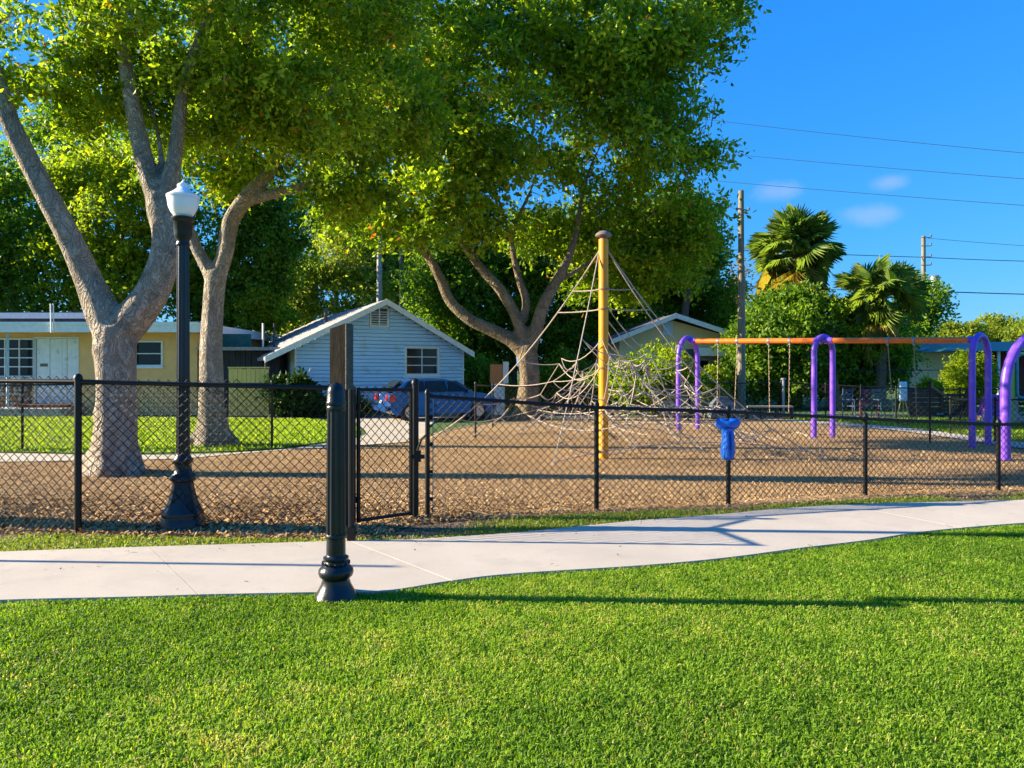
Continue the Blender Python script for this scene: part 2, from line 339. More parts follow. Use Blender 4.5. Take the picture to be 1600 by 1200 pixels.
L_mid = leafmat('leaf_mid', [(0, (0.06, 0.12, 0.008)), (0.7, (0.14, 0.22, 0.014)), (0.96, (0.24, 0.30, 0.02)), (1, (0.42, 0.22, 0.03))], 0.48, spec=.22)
L_dark = leafmat('leaf_dark', [(0, (0.045, 0.11, 0.010)), (0.6, (0.12, 0.22, 0.018)), (1, (0.28, 0.38, 0.03))], 0.46, spec=.22)
L_olive = leafmat('leaf_olive', [(0, (0.11, 0.16, 0.022)), (0.7, (0.25, 0.31, 0.035)), (1, (0.40, 0.38, 0.05))], 0.48, spec=.2)
L_lime = leafmat('leaf_bright', [(0, (0.12, 0.19, 0.010)), (0.8, (0.27, 0.34, 0.015)), (1, (0.40, 0.36, 0.02))], 0.52, spec=.2)
L_palm = leafmat('leaf_palm', [(0, (0.09, 0.17, 0.035)), (0.65, (0.20, 0.28, 0.06)), (0.88, (0.42, 0.37, 0.09)), (1, (0.5, 0.36, 0.08))], 0.42, spec=.25)
L_grass = leafmat('grass_blade', [(0, (0.10, 0.20, 0.014)), (0.6, (0.20, 0.34, 0.024)), (0.93, (0.31, 0.44, 0.04)), (1, (0.52, 0.43, 0.16))], 0.42, rough=0.55, tint=(1.15, 1.1, 0.4), spec=.2)
L_vgrass = leafmat('verge_blade', [(0, (0.10, 0.19, 0.015)), (0.6, (0.22, 0.32, 0.025)), (1, (0.40, 0.33, 0.08))], 0.38, rough=0.5)
L_chip = leafmat('wood_chip', [(0, (0.17, 0.10, 0.042)), (0.5, (0.46, 0.29, 0.125)), (1, (0.68, 0.47, 0.24))], 0.0, rough=0.85, spec=0.2)

# ================================================================== SETTING: ground layers
g = MB(); g.add([(-600, -60, -0.012), (600, -60, -0.012), (600, 900, -0.012), (-600, 900, -0.012)], [(0, 1, 2, 3)])
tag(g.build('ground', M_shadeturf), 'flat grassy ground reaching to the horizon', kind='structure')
walk_up = [(-260, 878), (-120, 873), (0, 868), (115, 864), (230, 860), (400, 855), (550, 850), (620, 849), (700, 845), (800, 838), (900, 828), (1000, 818), (1130, 808), (1210, 800), (1320, 793), (1450, 789), (1600, 785), (1760, 782), (1980, 780)]
walk_lo = [(-420, 962), (-200, 955), (0, 945), (200, 940), (330, 936), (480, 933), (600, 930), (700, 915), (800, 903), (1000, 890), (1130, 878), (1250, 862), (1350, 850), (1450, 835), (1600, 822), (1780, 812), (2050, 806)]
WU = smooth_line([G(*p) for p in walk_up], 8); WL = smooth_line([G(*p) for p in walk_lo], 8)
# lawn
lawn_poly = [(p.x, p.y) for p in WL] + [(60, WL[-1].y), (60, -20), (-60, -20), (-60, WL[0].y)]
tag(poly_sheet('lawn', lawn_poly, 0.004, M_turf), 'mown green lawn filling the foreground', kind='structure')
# playground mulch
mul_far = [G(-300, 722), G(0, 723), G(130, 721), G(280, 718), G(420, 706), G(550, 698), G(640, 691), G(668, 680), G(740, 664), G(830, 656), G(1000, 653), G(1220, 658), G(1400, 674), G(1600, 703), G(1900, 742)]
mul_near = [G(1900, 765), G(1600, 772), G(1352, 782), G(1138, 795), G(932, 804), G(668, 818), G(548, 843), G(122, 838), G(-300, 822)]
mul = [(p.x, p.y) for p in smooth_line(mul_far, 6)] + [(p.x, p.y) for p in smooth_line(mul_near, 6)]
verge = [(p.x, p.y) for p in smooth_line(list(reversed(mul_near)), 6)] + [(p.x, p.y) for p in reversed(WU)]
tag(poly_sheet('playground_mulch', mul, 0.004, M_mulch), 'tan wood mulch bed of the playground', kind='structure')
tag(poly_sheet('verge_soil', verge, 0.0, M_soil), 'brown soil verge between the fence and the sidewalk', kind='structure')
# sidewalk slabs
walk = tag(bpy.data.objects.new('sidewalk', None), 'pale concrete sidewalk curving past the fence', kind='structure'); COL.objects.link(walk)
poly_sheet('joint_bed', [(p.x, p.y) for p in WU]+[(p.x, p.y) for p in reversed(WL)], 0.008, mat('joint_dirt', (.05, .04, .03), None, 20, .95), walk)
def line_at(line, x):
    for a, b in zip(line, line[1:]):
        if (a.x-x)*(b.x-x) <= 0 and a.x != b.x:
            t = (x-a.x)/(b.x-a.x); return a.lerp(b, t)
    return line[0] if x < line[0].x else line[-1]
cuts = [(None, None), (G(-230, 878).x, G(-290, 957).x), (G(233, 860).x, G(312, 935).x), (G(545, 850).x, G(706, 914).x), (3.9, 4.5), (None, None)]
for i in range(len(cuts)-1):
    (u0, l0), (u1, l1) = cuts[i], cuts[i+1]; gap = 0.0035
    ux0 = WU[0].x if u0 is None else u0+gap; lx0 = WL[0].x if l0 is None else l0+gap
    ux1 = WU[-1].x if u1 is None else u1-gap; lx1 = WL[-1].x if l1 is None else l1-gap
    up = [line_at(WU, ux0)] + [p for p in WU if ux0 < p.x < ux1] + [line_at(WU, ux1)]
    lo = [line_at(WL, lx0)] + [p for p in WL if lx0 < p.x < lx1] + [line_at(WL, lx1)]
    ring = up+list(reversed(lo)); zt = 0.035
    vs_ = [(p.x, p.y, zt) for p in ring]+[(p.x, p.y, -0.08) for p in ring]; n = len(ring)
    tri = tessellate_polygon([[Vector((p.x, p.y, 0)) for p in ring]])
    mb = MB(); mb.add(vs_, [tuple(t) for t in tri]+[(k, (k+1) % n, (k+1) % n+n, k+n) for k in range(n)])
    o = mb.build('slab', M_conc, walk)
    bm = bmesh.new(); bm.from_mesh(o.data); bmesh.ops.recalc_face_normals(bm, faces=bm.faces); bm.to_mesh(o.data); bm.free()
    tops = [p for p in o.data.polygons if abs(p.normal.z) > 0.9]
    if tops and sum(p.normal.z for p in tops) < 0: o.data.flip_normals()
# far left lawn, kerb path, driveway, road
fl = smooth_line([G(-300, 706), G(0, 706), (G(130, 708)), G(290, 707), G(400, 703), G(470, 696), G(530, 686), G(562, 678), G(540, 664), G(480, 655)], 6)
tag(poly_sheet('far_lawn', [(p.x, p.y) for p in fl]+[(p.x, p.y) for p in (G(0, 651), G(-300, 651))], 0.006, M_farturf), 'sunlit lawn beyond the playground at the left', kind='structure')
pth = smooth_line([G(-300, 709), G(0, 709), G(130, 711), G(290, 711), G(410, 705), G(480, 698), G(540, 688), G(572, 678), G(560, 664), G(548, 654)], 6)
pth2 = smooth_line([G(690, 652), G(668, 668), G(664, 681), G(640, 690), G(550, 697), G(420, 705.5), G(280, 717), G(130, 720), G(0, 722), G(-300, 721)], 6)
tag(poly_sheet('concrete_path', [(p.x, p.y) for p in pth+pth2], 0.010, M_conc), 'pale concrete path and drive curving behind the playground', kind='structure')
tag(poly_sheet('road', [(-60, 25.2), (60, 25.2), (60, 26.9), (-60, 26.9)], 0.002, M_road), 'narrow asphalt street in front of the houses', kind='structure')
rp = smooth_line([G(1120, 651.5), G(1220, 655), G(1400, 667), G(1600, 692), G(1900, 722)], 6)
rp2 = smooth_line([G(1900, 738), G(1600, 701), G(1400, 673), G(1220, 657.5), G(1120, 653)], 6)
tag(poly_sheet('side_path', [(p.x, p.y) for p in rp+rp2], 0.010, M_conc), 'concrete path along the right edge of the mulch', kind='structure')
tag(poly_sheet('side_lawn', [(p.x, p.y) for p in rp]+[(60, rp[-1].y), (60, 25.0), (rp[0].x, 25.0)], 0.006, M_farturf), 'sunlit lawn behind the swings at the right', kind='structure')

# ---- blades
def blades(name, X, Y, Lr, Wr, m, label, z0=0.004, lean=0.9, V=None, up=1.0):
    n = len(X); az = rng.uniform(0, 2*PI, n); L = rng.uniform(*Lr, n); W = rng.uniform(*Wr, n)
    d = np.stack([np.cos(az), np.sin(az), np.zeros(n)], 1); s = np.stack([-np.sin(az), np.cos(az), np.zeros(n)], 1)
    le = rng.uniform(0.15, lean, n)[:, None]
    base = np.stack([X, Y, np.full(n, z0)], 1); u = np.array([0, 0, 1.0])
    L1 = L[:, None]
    mid = base + (u*0.62*up + d*0.35*le)*L1*0.75
    tip = mid + (u*0.35*up*(1-le) + d*le*0.75)*L1*0.65
    tip[:, 2] = np.maximum(tip[:, 2], z0+0.004)
    tw = rng.uniform(-0.6, 0.6, n)[:, None]
    s2 = s*np.cos(tw)+u*np.sin(tw)
    w = W[:, None]
    v = np.stack([base-s*w*0.8, base+s*w*0.8, mid+s2*w, mid-s2*w, tip], 1).reshape(-1, 3)
    k = (np.arange(n)*5)[:, None]
    t = (k+np.array([[0, 1, 2, 0, 2, 3, 3, 2, 4]])).reshape(-1)
    if V is None: V = rng.random(n)
    o = npmesh(name, v, t, m, attr=np.repeat(np.clip(V, 0, 1), 5))
    if label: tag(o, label, 'grass', kind='stuff')
    return o
lawn_clip = [(p.x, p.y) for p in WL]+[(12, 12), (12, 2.0), (-12, 2.0), (-12, WL[0].y)]
N = 1400000
Y = rng.uniform(2.3, 9.0, N); X = rng.uniform(-1, 1, N)*(Y*0.74+0.9)
keep = inpoly(X, Y+rng.normal(0, 0.018, N), lawn_clip) & (rng.random(N) < (Y*0.74+0.9)/7.5) & (rng.random(N) < np.clip(1.25-Y*0.085, 0.4, 1))
X, Y = X[keep], Y[keep]
X, Y = X[:520000], Y[:520000]
fv = field(X, Y, 0.9, 1)*0.13+field(X, Y, 9, 2)*0.10+field(X, Y, 28, 12)*0.07
V = np.clip(0.42+fv+rng.normal(0, 0.2, len(X)), 0, 0.97); dry = (rng.random(len(X)) < 0.02+0.05*(field(X, Y, 2.5, 5) > 1.0)); V[dry] = 1.0
blades('grass', X, Y, (0.024, 0.060), (0.0020, 0.0040), L_grass, 'short thick green grass of the foreground lawn', lean=1.0, V=V)
# verge tufts
N = 330000
Y = rng.uniform(6.0, 10.6, N); X = rng.uniform(-7, 9.5, N)
k = inpoly(X, Y, verge)
X, Y = X[k], Y[k]
dist = np.array([0.0]*len(X)); ux = np.array([p.x for p in WU]); uy = np.array([p.y for p in WU])
dist = Y-np.interp(X, ux, uy)
pr = np.clip(1.0-dist*1.35+0.42*field(X, Y, 2.2, 3), 0, 1)
k = rng.random(len(X)) < pr
blades('verge_grass', X[k], Y[k], (0.03, 0.075), (0.0025, 0.005), L_vgrass, 'patchy yellow green grass between fence and sidewalk', z0=0.0, lean=1.0)
# far lawn blades (both)
N = 52000
Y = rng.uniform(14.5, 26, N); X = rng.uniform(-20, -3.5, N); k = inpoly(X, Y, [(p.x, p.y) for p in fl]+[(p.x, p.y) for p in (G(0, 651), G(-300, 651))])
X1, Y1 = X[k], Y[k]
Y = rng.uniform(14.5, 25, N); X = rng.uniform(4, 20, N); k = inpoly(X, Y, [(p.x, p.y) for p in rp]+[(60, rp[-1].y), (60, 25.0), (rp[0].x, 25.0)])
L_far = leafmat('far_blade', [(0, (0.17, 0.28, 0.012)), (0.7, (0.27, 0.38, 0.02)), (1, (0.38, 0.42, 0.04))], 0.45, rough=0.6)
blades('far_grass', np.concatenate([X1, X[k]]), np.concatenate([Y1, Y[k]]), (0.05, 0.11), (0.008, 0.018), L_far, 'bright sunlit grass behind the playground', z0=0.006)
# mulch chips
def chips(name, X, Y, Lr, Wr, m, label, z0=0.006, V=None, gs=1.0):
    g_ = 1+gs*0.75*np.clip((10.0-Y)/2.6, 0, 1)*np.clip((2.5-X)/3, 0.15, 1)
    n = len(X); az = rng.uniform(0, 2*PI, n); L = (rng.uniform(*Lr, n)*g_)[:, None]; W = (rng.uniform(*Wr, n)*g_)[:, None]
    ti = rng.normal(0, 0.32, n); rl = rng.normal(0, 0.42, n)
    d = np.stack([np.cos(az)*np.cos(ti), np.sin(az)*np.cos(ti), np.sin(ti)], 1)
    s = np.stack([-np.sin(az)*np.cos(rl), np.cos(az)*np.cos(rl), np.sin(rl)], 1)
    c = np.stack([X, Y, np.zeros(n)], 1)
    v = np.stack([c-d*L-s*W*0.6, c-d*L*0.8+s*W, c+d*L+s*W*0.5, c+d*L*0.9-s*W], 1)
    v[:, :, 2] += (z0-v[:, :, 2].min(1)+rng.uniform(0, 0.012, n))[:, None]
    t = ((np.arange(n)*4)[:, None]+np.array([[0, 1, 2, 3]])[:, ::-1]).reshape(-1)
    o = npmesh(name, v.reshape(-1, 3), t, m, attr=np.repeat(rng.random(n) if V is None else V, 4), poly=4)
    return tag(o, label, 'mulch', kind='stuff')
N = 330000
Y = 6.6+rng.power(0.75, N)*13; X = rng.uniform(-1, 1, N)*(Y*0.74+1)
k = inpoly(X, Y, mul); X, Y = X[k][:150000], Y[k][:150000]
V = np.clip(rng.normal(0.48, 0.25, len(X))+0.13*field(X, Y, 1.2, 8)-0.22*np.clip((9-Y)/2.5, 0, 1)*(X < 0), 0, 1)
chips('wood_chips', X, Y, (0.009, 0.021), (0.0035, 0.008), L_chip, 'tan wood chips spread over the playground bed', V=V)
N = 40000
Y = rng.uniform(6.0, 10.4, N); X = rng.uniform(-7, 9.5, N); k = inpoly(X, Y, verge)
chips('leaf_litter', X[k][:9000], Y[k][:9000], (0.010, 0.024), (0.005, 0.011), L_chip, 'brown leaf litter along the foot of the fence', z0=0.002, V=np.clip(rng.normal(0.2, 0.2, min(9000, int(k.sum()))), 0, 1), gs=0)
N = 5000; Y = rng.uniform(4.8, 9.6, N); X = rng.uniform(-7, 7.5, N); k = inpoly(X, Y, [(p.x, p.y) for p in WU]+[(p.x, p.y) for p in reversed(WL)]); X, Y = X[k], Y[k]
du = np.interp(X, ux, uy)-Y; k = rng.random(len(X)) < np.where(du < .25, .35, .03)
chips('fallen_leaves', X[k], Y[k], (0.006, 0.02), (0.003, 0.009), L_chip, 'few dry leaves and grass scraps blown onto the sidewalk', z0=0.037, V=np.clip(rng.normal(0.25, 0.2, int(k.sum())), 0, 1), gs=0)

# ================================================================== trees
def leaf_arrays(C, DIR, L, W, V):
    n = len(C); r = rng.normal(size=(n, 3)); s = np.cross(DIR, r); s /= np.linalg.norm(s, axis=1)[:, None]+1e-9
    nn = np.cross(DIR, s); L = L[:, None]; W = W[:, None]
    v = np.stack([C, C+DIR*L*0.55+s*W+nn*W*0.35, C+DIR*L, C+DIR*L*0.55-s*W+nn*W*0.35], 1).reshape(-1, 3)
    k = (np.arange(n)*4)[:, None]
    t = (k+np.array([[0, 1, 2, 0, 2, 3]])).reshape(-1)
    return v, t, np.repeat(V, 4)
def clumps_in(blobs, n):
    w = np.array([b[2] if len(b) > 2 else np.prod(b[1])**0.8 for b in blobs], float); w /= w.sum()
    out = []; rad = []
    for b, c in zip(blobs, rng.multinomial(n, w)):
        d = rng.normal(size=(c, 3)); d /= np.linalg.norm(d, axis=1)[:, None]
        r = rng.uniform(0.12, 1, c)**0.42
        out.append(np.array(b[0])+d*r[:, None]*np.array(b[1]))
    return np.concatenate(out)
def foliage(name, centers, cr, nros, nleaf, L, W, m, parent, off, flat=0.55, droop=0.15, kind=None, kill=None, gap=0.0):
    n = len(centers)
    sh = rng.normal(0, 0.12, n)                       # each clump's own tone
    R = np.repeat(np.arange(n), nros); c = centers[R]
    o = rng.normal(size=(len(R), 3)); o /= np.linalg.norm(o, axis=1)[:, None]
    rr = rng.uniform(0.15, 1, len(R))**0.5
    p = c+o*rr[:, None]*cr*np.array([1, 1, flat])*rng.uniform(0.6, 1.25, n)[R][:, None]
    if kill is not None:
        k = ~kill(p); p, o, R = p[k], o[k], R[k]
    K = np.repeat(np.arange(len(p)), nleaf); q = p[K]
    tw = o*0.8+rng.normal(0, 0.6, o.shape)*np.array([1, 1, .6]); tw[:, 2] -= droop; tw /= np.linalg.norm(tw, axis=1)[:, None]
    tt = np.tile(np.linspace(-0.5, 0.5, nleaf), len(p))[:len(K)]+rng.normal(0, .05, len(K))
    q = q+tw[K]*(tt*L*nleaf*0.42)[:, None]; q[:, 2] -= 0.5*L*(tt+.5)**2
    d = tw[K]*0.55+rng.normal(0, 0.62, (len(K), 3)); d[:, 2] -= .1; d /= np.linalg.norm(d, axis=1)[:, None]
    q = q+rng.normal(0, L*0.12, q.shape)
    V = np.clip(0.45+sh[R][K]+rng.normal(0, 0.2, len(K)), 0, 0.955); V[rng.random(len(K)) < 0.008] = 1.0
    v, t, a = leaf_arrays(q, d, rng.uniform(0.65, 1.2, len(K))*L, rng.uniform(0.7, 1.2, len(K))*W, V)
    ob = npmesh(name, v, t, m, parent, a, off); ob['kind'] = 'stuff'
    return ob
def connect(mb, nodes, centers, r0=0.03, rmin=0.006, maxn=400, sag=0.1):
    """grow thin branches from limb nodes out to the clump centres"""
    nd = [Vector(x) for x in nodes]; NA = np.array([tuple(x) for x in nd])
    cs = centers[:maxn]
    d0 = np.array([np.min(np.linalg.norm(NA-c, axis=1)) for c in cs]); order = np.argsort(d0)
    arr = list(map(tuple, NA))
    for i in order:
        A = np.array(arr); c = cs[i]; dd = np.linalg.norm(A-c, axis=1)+0.35*np.maximum(0, A[:, 2]-c[2]); j = int(np.argmin(dd)); a = Vector(arr[j]); b = Vector(c)
        L = (b-a).length; mid = (a+b)/2+Vector((random.uniform(-.1, .1), random.uniform(-.1, .1), random.uniform(-.02, .18)))*L
        ra = max(rmin*1.4, min(r0, 0.012*L+0.008))
        mb.tube([a, (a+mid)/2+Vector((0, 0, 0.02*L)), mid, b], [ra, ra*0.8, ra*0.6, rmin], 4, cap=False)
        arr += [tuple(mid), tuple(b)]
def limb_tree(name, label, base, limbs, bark, remesh, group=None):
    root = thing(name, base, label, 'tree', group=group); mb = MB(); nodes = []
    for limb in limbs:
        pts = [P(x, y, d) for x, y, d, r in limb]; rs = [r*(.9 if D < 20 else .8) for *_, r in limb]
        sp = smooth_line([(p.x, p.y, p.z) for p in pts], 4); rr = np.interp(np.linspace(0, len(rs)-1, len(sp)), range(len(rs)), rs)
        ph = random.uniform(0, 6)
        mb.tube(sp, rr, 12, rfun=lambda i, a, ph=ph: 1+0.05*math.sin(3*a+ph+i*0.25)+0.03*math.sin(5*a-i*0.4))
        nodes += [p for p in sp if p.z > 2.4]
    r0 = limbs[0][1][3]
    for q in range(8):      # flared roots running into the ground
        a = 2*PI*q/8+random.uniform(-.3, .3); e = Vector((math.cos(a), math.sin(a), 0)); l = random.uniform(.8, 1.25)
        if e.y < -.55: continue
        mb.tube([base+e*r0*.42+Vector((0, 0, r0*2.2)), base+e*r0*.62+Vector((0, 0, r0*.85)), base+e*r0*(.92*l)+Vector((0, 0, r0*.22)), base+e*r0*(1.25*l)+Vector((0, 0, -.12))], [r0*.14, r0*.22, r0*.22, r0*.14], 8)
    for q in range(9):      # knots and old pruning scars
        lb_ = random.choice(limbs[:3]); k = random.randrange(1, len(lb_)-1) if len(lb_) > 2 else 0; x, y, d, r = lb_[k]; c = P(x, y, d); r *= .9
        a = random.uniform(PI, 2*PI); e = Vector((math.cos(a), math.sin(a), random.uniform(-.1, .4)))
        mb.tube([c+e*r*.5, c+e*r*(1.03+.06*random.random())], [r*.36, r*.22], 8)
    o = mb.build('trunk', bark, root, off=base, smooth=True, angle=180)
    rm = o.modifiers.new('fuse', 'REMESH'); rm.mode = 'VOXEL'; rm.voxel_size = remesh; rm.use_smooth_shade = True
    sm = o.modifiers.new('soften', 'SMOOTH'); sm.factor = 0.5; sm.iterations = 9
    return root, nodes
def W3(px, py, d, rx, ry, rd, w=None):     # blob from picture position, px radii, depth radius in metres
    c = P(px, py, d); b = (tuple(c), (rx*d/F, rd, ry*d/F))
    return b if w is None else b+(w,)

# --- T1 large forked tree at left
D = 11.45
base1 = G(178, 741)
t1 = [[(174, 752, D, .50), (176, 735, D, .44), (178, 700, D, .37), (180, 650, D, .335), (181, 600, D, .32), (181, 550, D, .34), (182, 512, D, .36)],
      [(182, 530, D, .30), (164, 492, D, .30), (140, 440, D, .235), (112, 380, D-.1, .205), (76, 312, D-.2, .19), (42, 245, D-.3, .17), (14, 185, D-.4, .15), (-6, 120, D-.4, .14), (-30, 50, D-.4, .12), (-60, -40, D-.5, .10)],
      [(20, 200, D-.3, .10), (2, 165, D-.3, .10), (-25, 120, D-.2, .09), (-70, 60, D, .07)],
      [(182, 530, D, .30), (206, 498, D, .31), (237, 456, D, .28), (256, 410, D, .25), (262, 370, D, .24), (253, 330, D, .25), (248, 305, D, .22)],
      [(247, 312, D, .20), (230, 268, D, .165), (217, 215, D, .15), (206, 160, D-.1, .13), (196, 100, D-.1, .12), (190, 40, D-.2, .11), (184, -50, D-.2, .10)],
      [(255, 318, D, .20), (268, 275, D, .15), (274, 235, D, .125), (279, 190, D, .115), (285, 150, D, .11), (302, 90, D, .10), (330, 20, D, .08), (362, -50, D, .06)],
      [(258, 285, D+.1, .07), (250, 230, D+.2, .055), (240, 180, D+.3, .045), (215, 120, D+.4, .035)],
      [(256, 330, D-.1, .10), (243, 330, D-.15, .08)]]
r1, n1 = limb_tree('forked_shade_tree', 'large pale barked tree forking low, nearest tree inside the fence at left', base1, t1, M_bark, 0.035)
b1 = [W3(70, 40, 11.2, 170, 110, 1.2), W3(250, 30, 11.2, 190, 110, 1.3), W3(430, 60, 11.6, 190, 140, 1.4), W3(120, 150, 11.8, 110, 70, 0.8, 2), W3(330, 170, 12.2, 130, 80, 0.9, 3),
      W3(480, 170, 12.2, 90, 80, 1.0, 2.5), W3(220, -90, 11, 330, 70, 1.4, 3.5), W3(545, -30, 12, 130, 120, 1.4, 4)]
C1 = clumps_in(b1, 370)
def kill1(p):      # keep the gaps of sky left of the near limb
    px = p[:, 0]/p[:, 1]*F+800; py = HOR-(p[:, 2]-CAMH)/p[:, 1]*F
    return ((px-58)**2/42**2+(py-190)**2/48**2 < 1) | ((px > 262) & (px < 312) & (py > 262)) | (py > 330) | ((np.abs(px-278) < 22) & (py > 150) & (p[:, 1] < 11.6)) | ((np.abs(px-208-(160-py)*0) < 20) & (py > 120) & (py < 300) & (p[:, 1] < 11.7) & (rng.random(len(px)) < .8))
foliage('crown', C1, 0.44, 17, 9, 0.115, 0.028, L_sun, r1, base1, kill=kill1)
mb = MB(); connect(mb, n1, C1, 0.035, 0.005, 260); o = mb.build('branches', M_bark, r1, off=base1); o['kind'] = 'stuff'
# --- T2 second tree
D = 15.8
base2 = G(332, 697)
t2 = [[(332, 706, D, .52), (332, 690, D, .42), (331, 660, D, .31), (331, 600, D, .285), (330, 540, D, .26), (333, 480, D, .245), (336, 440, D, .25), (340, 425, D, .22)],
      [(336, 445, D, .19), (322, 415, D, .165), (308, 390, D, .145), (300, 370, D, .13), (288, 335, D, .12), (278, 290, D+.2, .10), (265, 230, D+.3, .08)],
      [(338, 440, D, .20), (352, 395, D, .195), (356, 365, D, .20), (362, 342, D, .20), (382, 312, D, .19), (408, 283, D, .17), (432, 250, D, .14), (448, 210, D, .12), (466, 160, D, .10), (500, 90, D, .08)],
      [(384, 315, D, .13), (430, 302, D, .125), (470, 292, D, .11), (515, 275, D, .09), (560, 245, D, .07), (610, 200, D, .05)]]
r2, n2 = limb_tree('slender_shade_tree', 'slimmer pale barked tree with curving limb, standing behind the lamp post', base2, t2, M_bark, 0.04)
b2 = [W3(400, 215, 16, 130, 75, 1.8), W3(520, 230, 16, 120, 80, 1.8), W3(450, 120, 16, 200, 110, 2.2), W3(330, 250, 16.4, 70, 60, 1.1, 2), W3(590, 150, 16, 110, 120, 2),
      W3(540, 300, 16, 70, 40, 1.0, 2), W3(430, 0, 16, 230, 90, 2.2, 6), W3(250, 150, 17, 130, 110, 1.6, 4)]
C2 = clumps_in(b2, 320)
def kill2(p):
    px = p[:, 0]/p[:, 1]*F+800; py = HOR-(p[:, 2]-CAMH)/p[:, 1]*F
    return ((px > 300) & (px < 410) & (py > 330)) | (py > 372) | ((px > 258) & (px < 315) & (py > 270)) | ((px-58)**2/42**2+(py-190)**2/48**2 < 1) | ((np.hypot((px-395)*1.0, (py-300)) < 34) & (p[:, 1] < 16) & (rng.random(len(px)) < .8))
foliage('crown', C2, 0.56, 18, 8, 0.15, 0.038, L_sun, r2, base2, kill=kill2)
mb = MB(); connect(mb, n2, C2, 0.04, 0.007, 220); o = mb.build('branches', M_bark, r2, off=base2); o['kind'] = 'stuff'
# --- T3 centre tree
D = 24.2
base3 = G(823, 656)
t3 = [[(823, 662, D, .62), (823, 648, D, .50), (825, 620, D, .43), (827, 585, D, .42), (824, 555, D, .44), (824, 540, D, .40)],
      [(824, 556, D, .36), (800, 532, D, .31), (765, 515, D, .27), (733, 499, D, .25), (703, 470, D, .23), (688, 435, D-.1, .215), (668, 400, D-.3, .19), (640, 370, D-.5, .165), (612, 345, D-.6, .13), (588, 310, D-.7, .10), (560, 270, D-.8, .07)],
      [(822, 545, D, .26), (812, 510, D, .25), (798, 478, D, .24), (778, 448, D, .22), (752, 420, D, .20), (730, 390, D, .17), (712, 358, D, .14), (698, 315, D, .10), (680, 270, D, .07)],
      [(818, 505, D+.2, .18), (822, 470, D+.2, .19), (812, 440, D+.2, .17), (803, 402, D+.2, .145), (800, 370, D+.2, .13), (812, 335, D+.1, .10), (832, 290, D, .075), (845, 240, D, .05)],
      [(802, 385, D+.2, .11), (785, 330, D, .09), (772, 285, D-.2, .07), (760, 230, D-.2, .05)],
      [(826, 548, D, .33), (838, 512, D, .30), (848, 478, D, .26), (868, 442, D, .23), (888, 404, D, .18), (901, 362, D, .14), (908, 315, D, .10), (925, 255, D, .07), (960, 190, D, .05)],
      [(690, 440, D-.1, .09), (672, 400, D-.6, .08), (668, 360, D-1, .06), (640, 300, D-1.2, .05)],
      [(868, 442, D, .12), (905, 420, D+.4, .11), (950, 390, D+.8, .09), (1010, 340, D+1, .07), (1070, 290, D+1, .05)]]
r3, n3 = limb_tree('spreading_shade_tree', 'broad spreading tree with brown trunk behind the rope climber', base3, t3, M_bark3, 0.06)
b3 = [W3(650, 210, 23, 150, 110, 2.6), W3(800, 150, 23, 170, 130, 3.0), W3(950, 210, 24, 140, 120, 2.8), W3(560, 290, 23, 90, 60, 1.8), W3(680, 310, 22, 90, 40, 1.6, 5),
      W3(1040, 300, 25.5, 95, 95, 2.4), W3(1080, 190, 24.5, 45, 70, 1.6, 3), W3(1000, 60, 24, 120, 90, 2.6), W3(780, 10, 23, 260, 80, 2.2, 14), W3(880, 320, 25, 90, 50, 1.8, 5), W3(1100, 40, 24, 60, 50, 1.3, 5), W3(1140, 0, 24, 40, 30, 1.0, 2.2),
      W3(1085, 355, 26, 55, 50, 1.8, 5), W3(600, 60, 22, 130, 130, 2.2, 12), W3(940, 380, 26, 80, 50, 1.6, 5), W3(1125, 235, 24.5, 22, 14, .7, .8), W3(1000, 130, 24, 110, 100, 2.4, 12), W3(900, 60, 23, 180, 100, 2.6, 16), W3(740, 250, 22.5, 120, 70, 2.0, 10), W3(1050, 400, 26, 75, 55, 1.8, 8), W3(960, 430, 26.5, 80, 45, 1.6, 6), W3(560, 330, 22.5, 60, 40, 1.4, 3), W3(640, 350, 22, 70, 28, 1.2, 2.5), W3(745, 345, 22.5, 60, 26, 1.2, 2), W3(850, 370, 25.5, 60, 50, 1.4, 3)]
C3 = clumps_in(b3, 800)
def kill3(p):
    px = p[:, 0]/p[:, 1]*F+800; py = HOR-(p[:, 2]-CAMH)/p[:, 1]*F
    edge = 1168+24*(py < 60)+16*np.sin(py*0.09)+12*np.sin(py*0.23)+10*np.sin(py*.51)-np.where((py > 120) & (py < 215), 45, 0)
    return (px > edge-95*rng.random(len(px))**1.6) | (py > 490) | ((py > 385) & (px < 870) & (p[:, 1] < 25)) | ((px > 1100) & (py > 400)) | ((px > 1040) & (py > 455)) | ((np.hypot((px-845)/55, (py-300)/34) < 1) & (rng.random(len(px)) < .75))
foliage('crown', C3, 0.80, 17, 8, 0.22, 0.056, L_sun, r3, base3, kill=kill3)
mb = MB(); connect(mb, n3, C3, 0.055, 0.010, 420); o = mb.build('branches', M_bark3, r3, off=base3); o['kind'] = 'stuff'
print('main trees done')

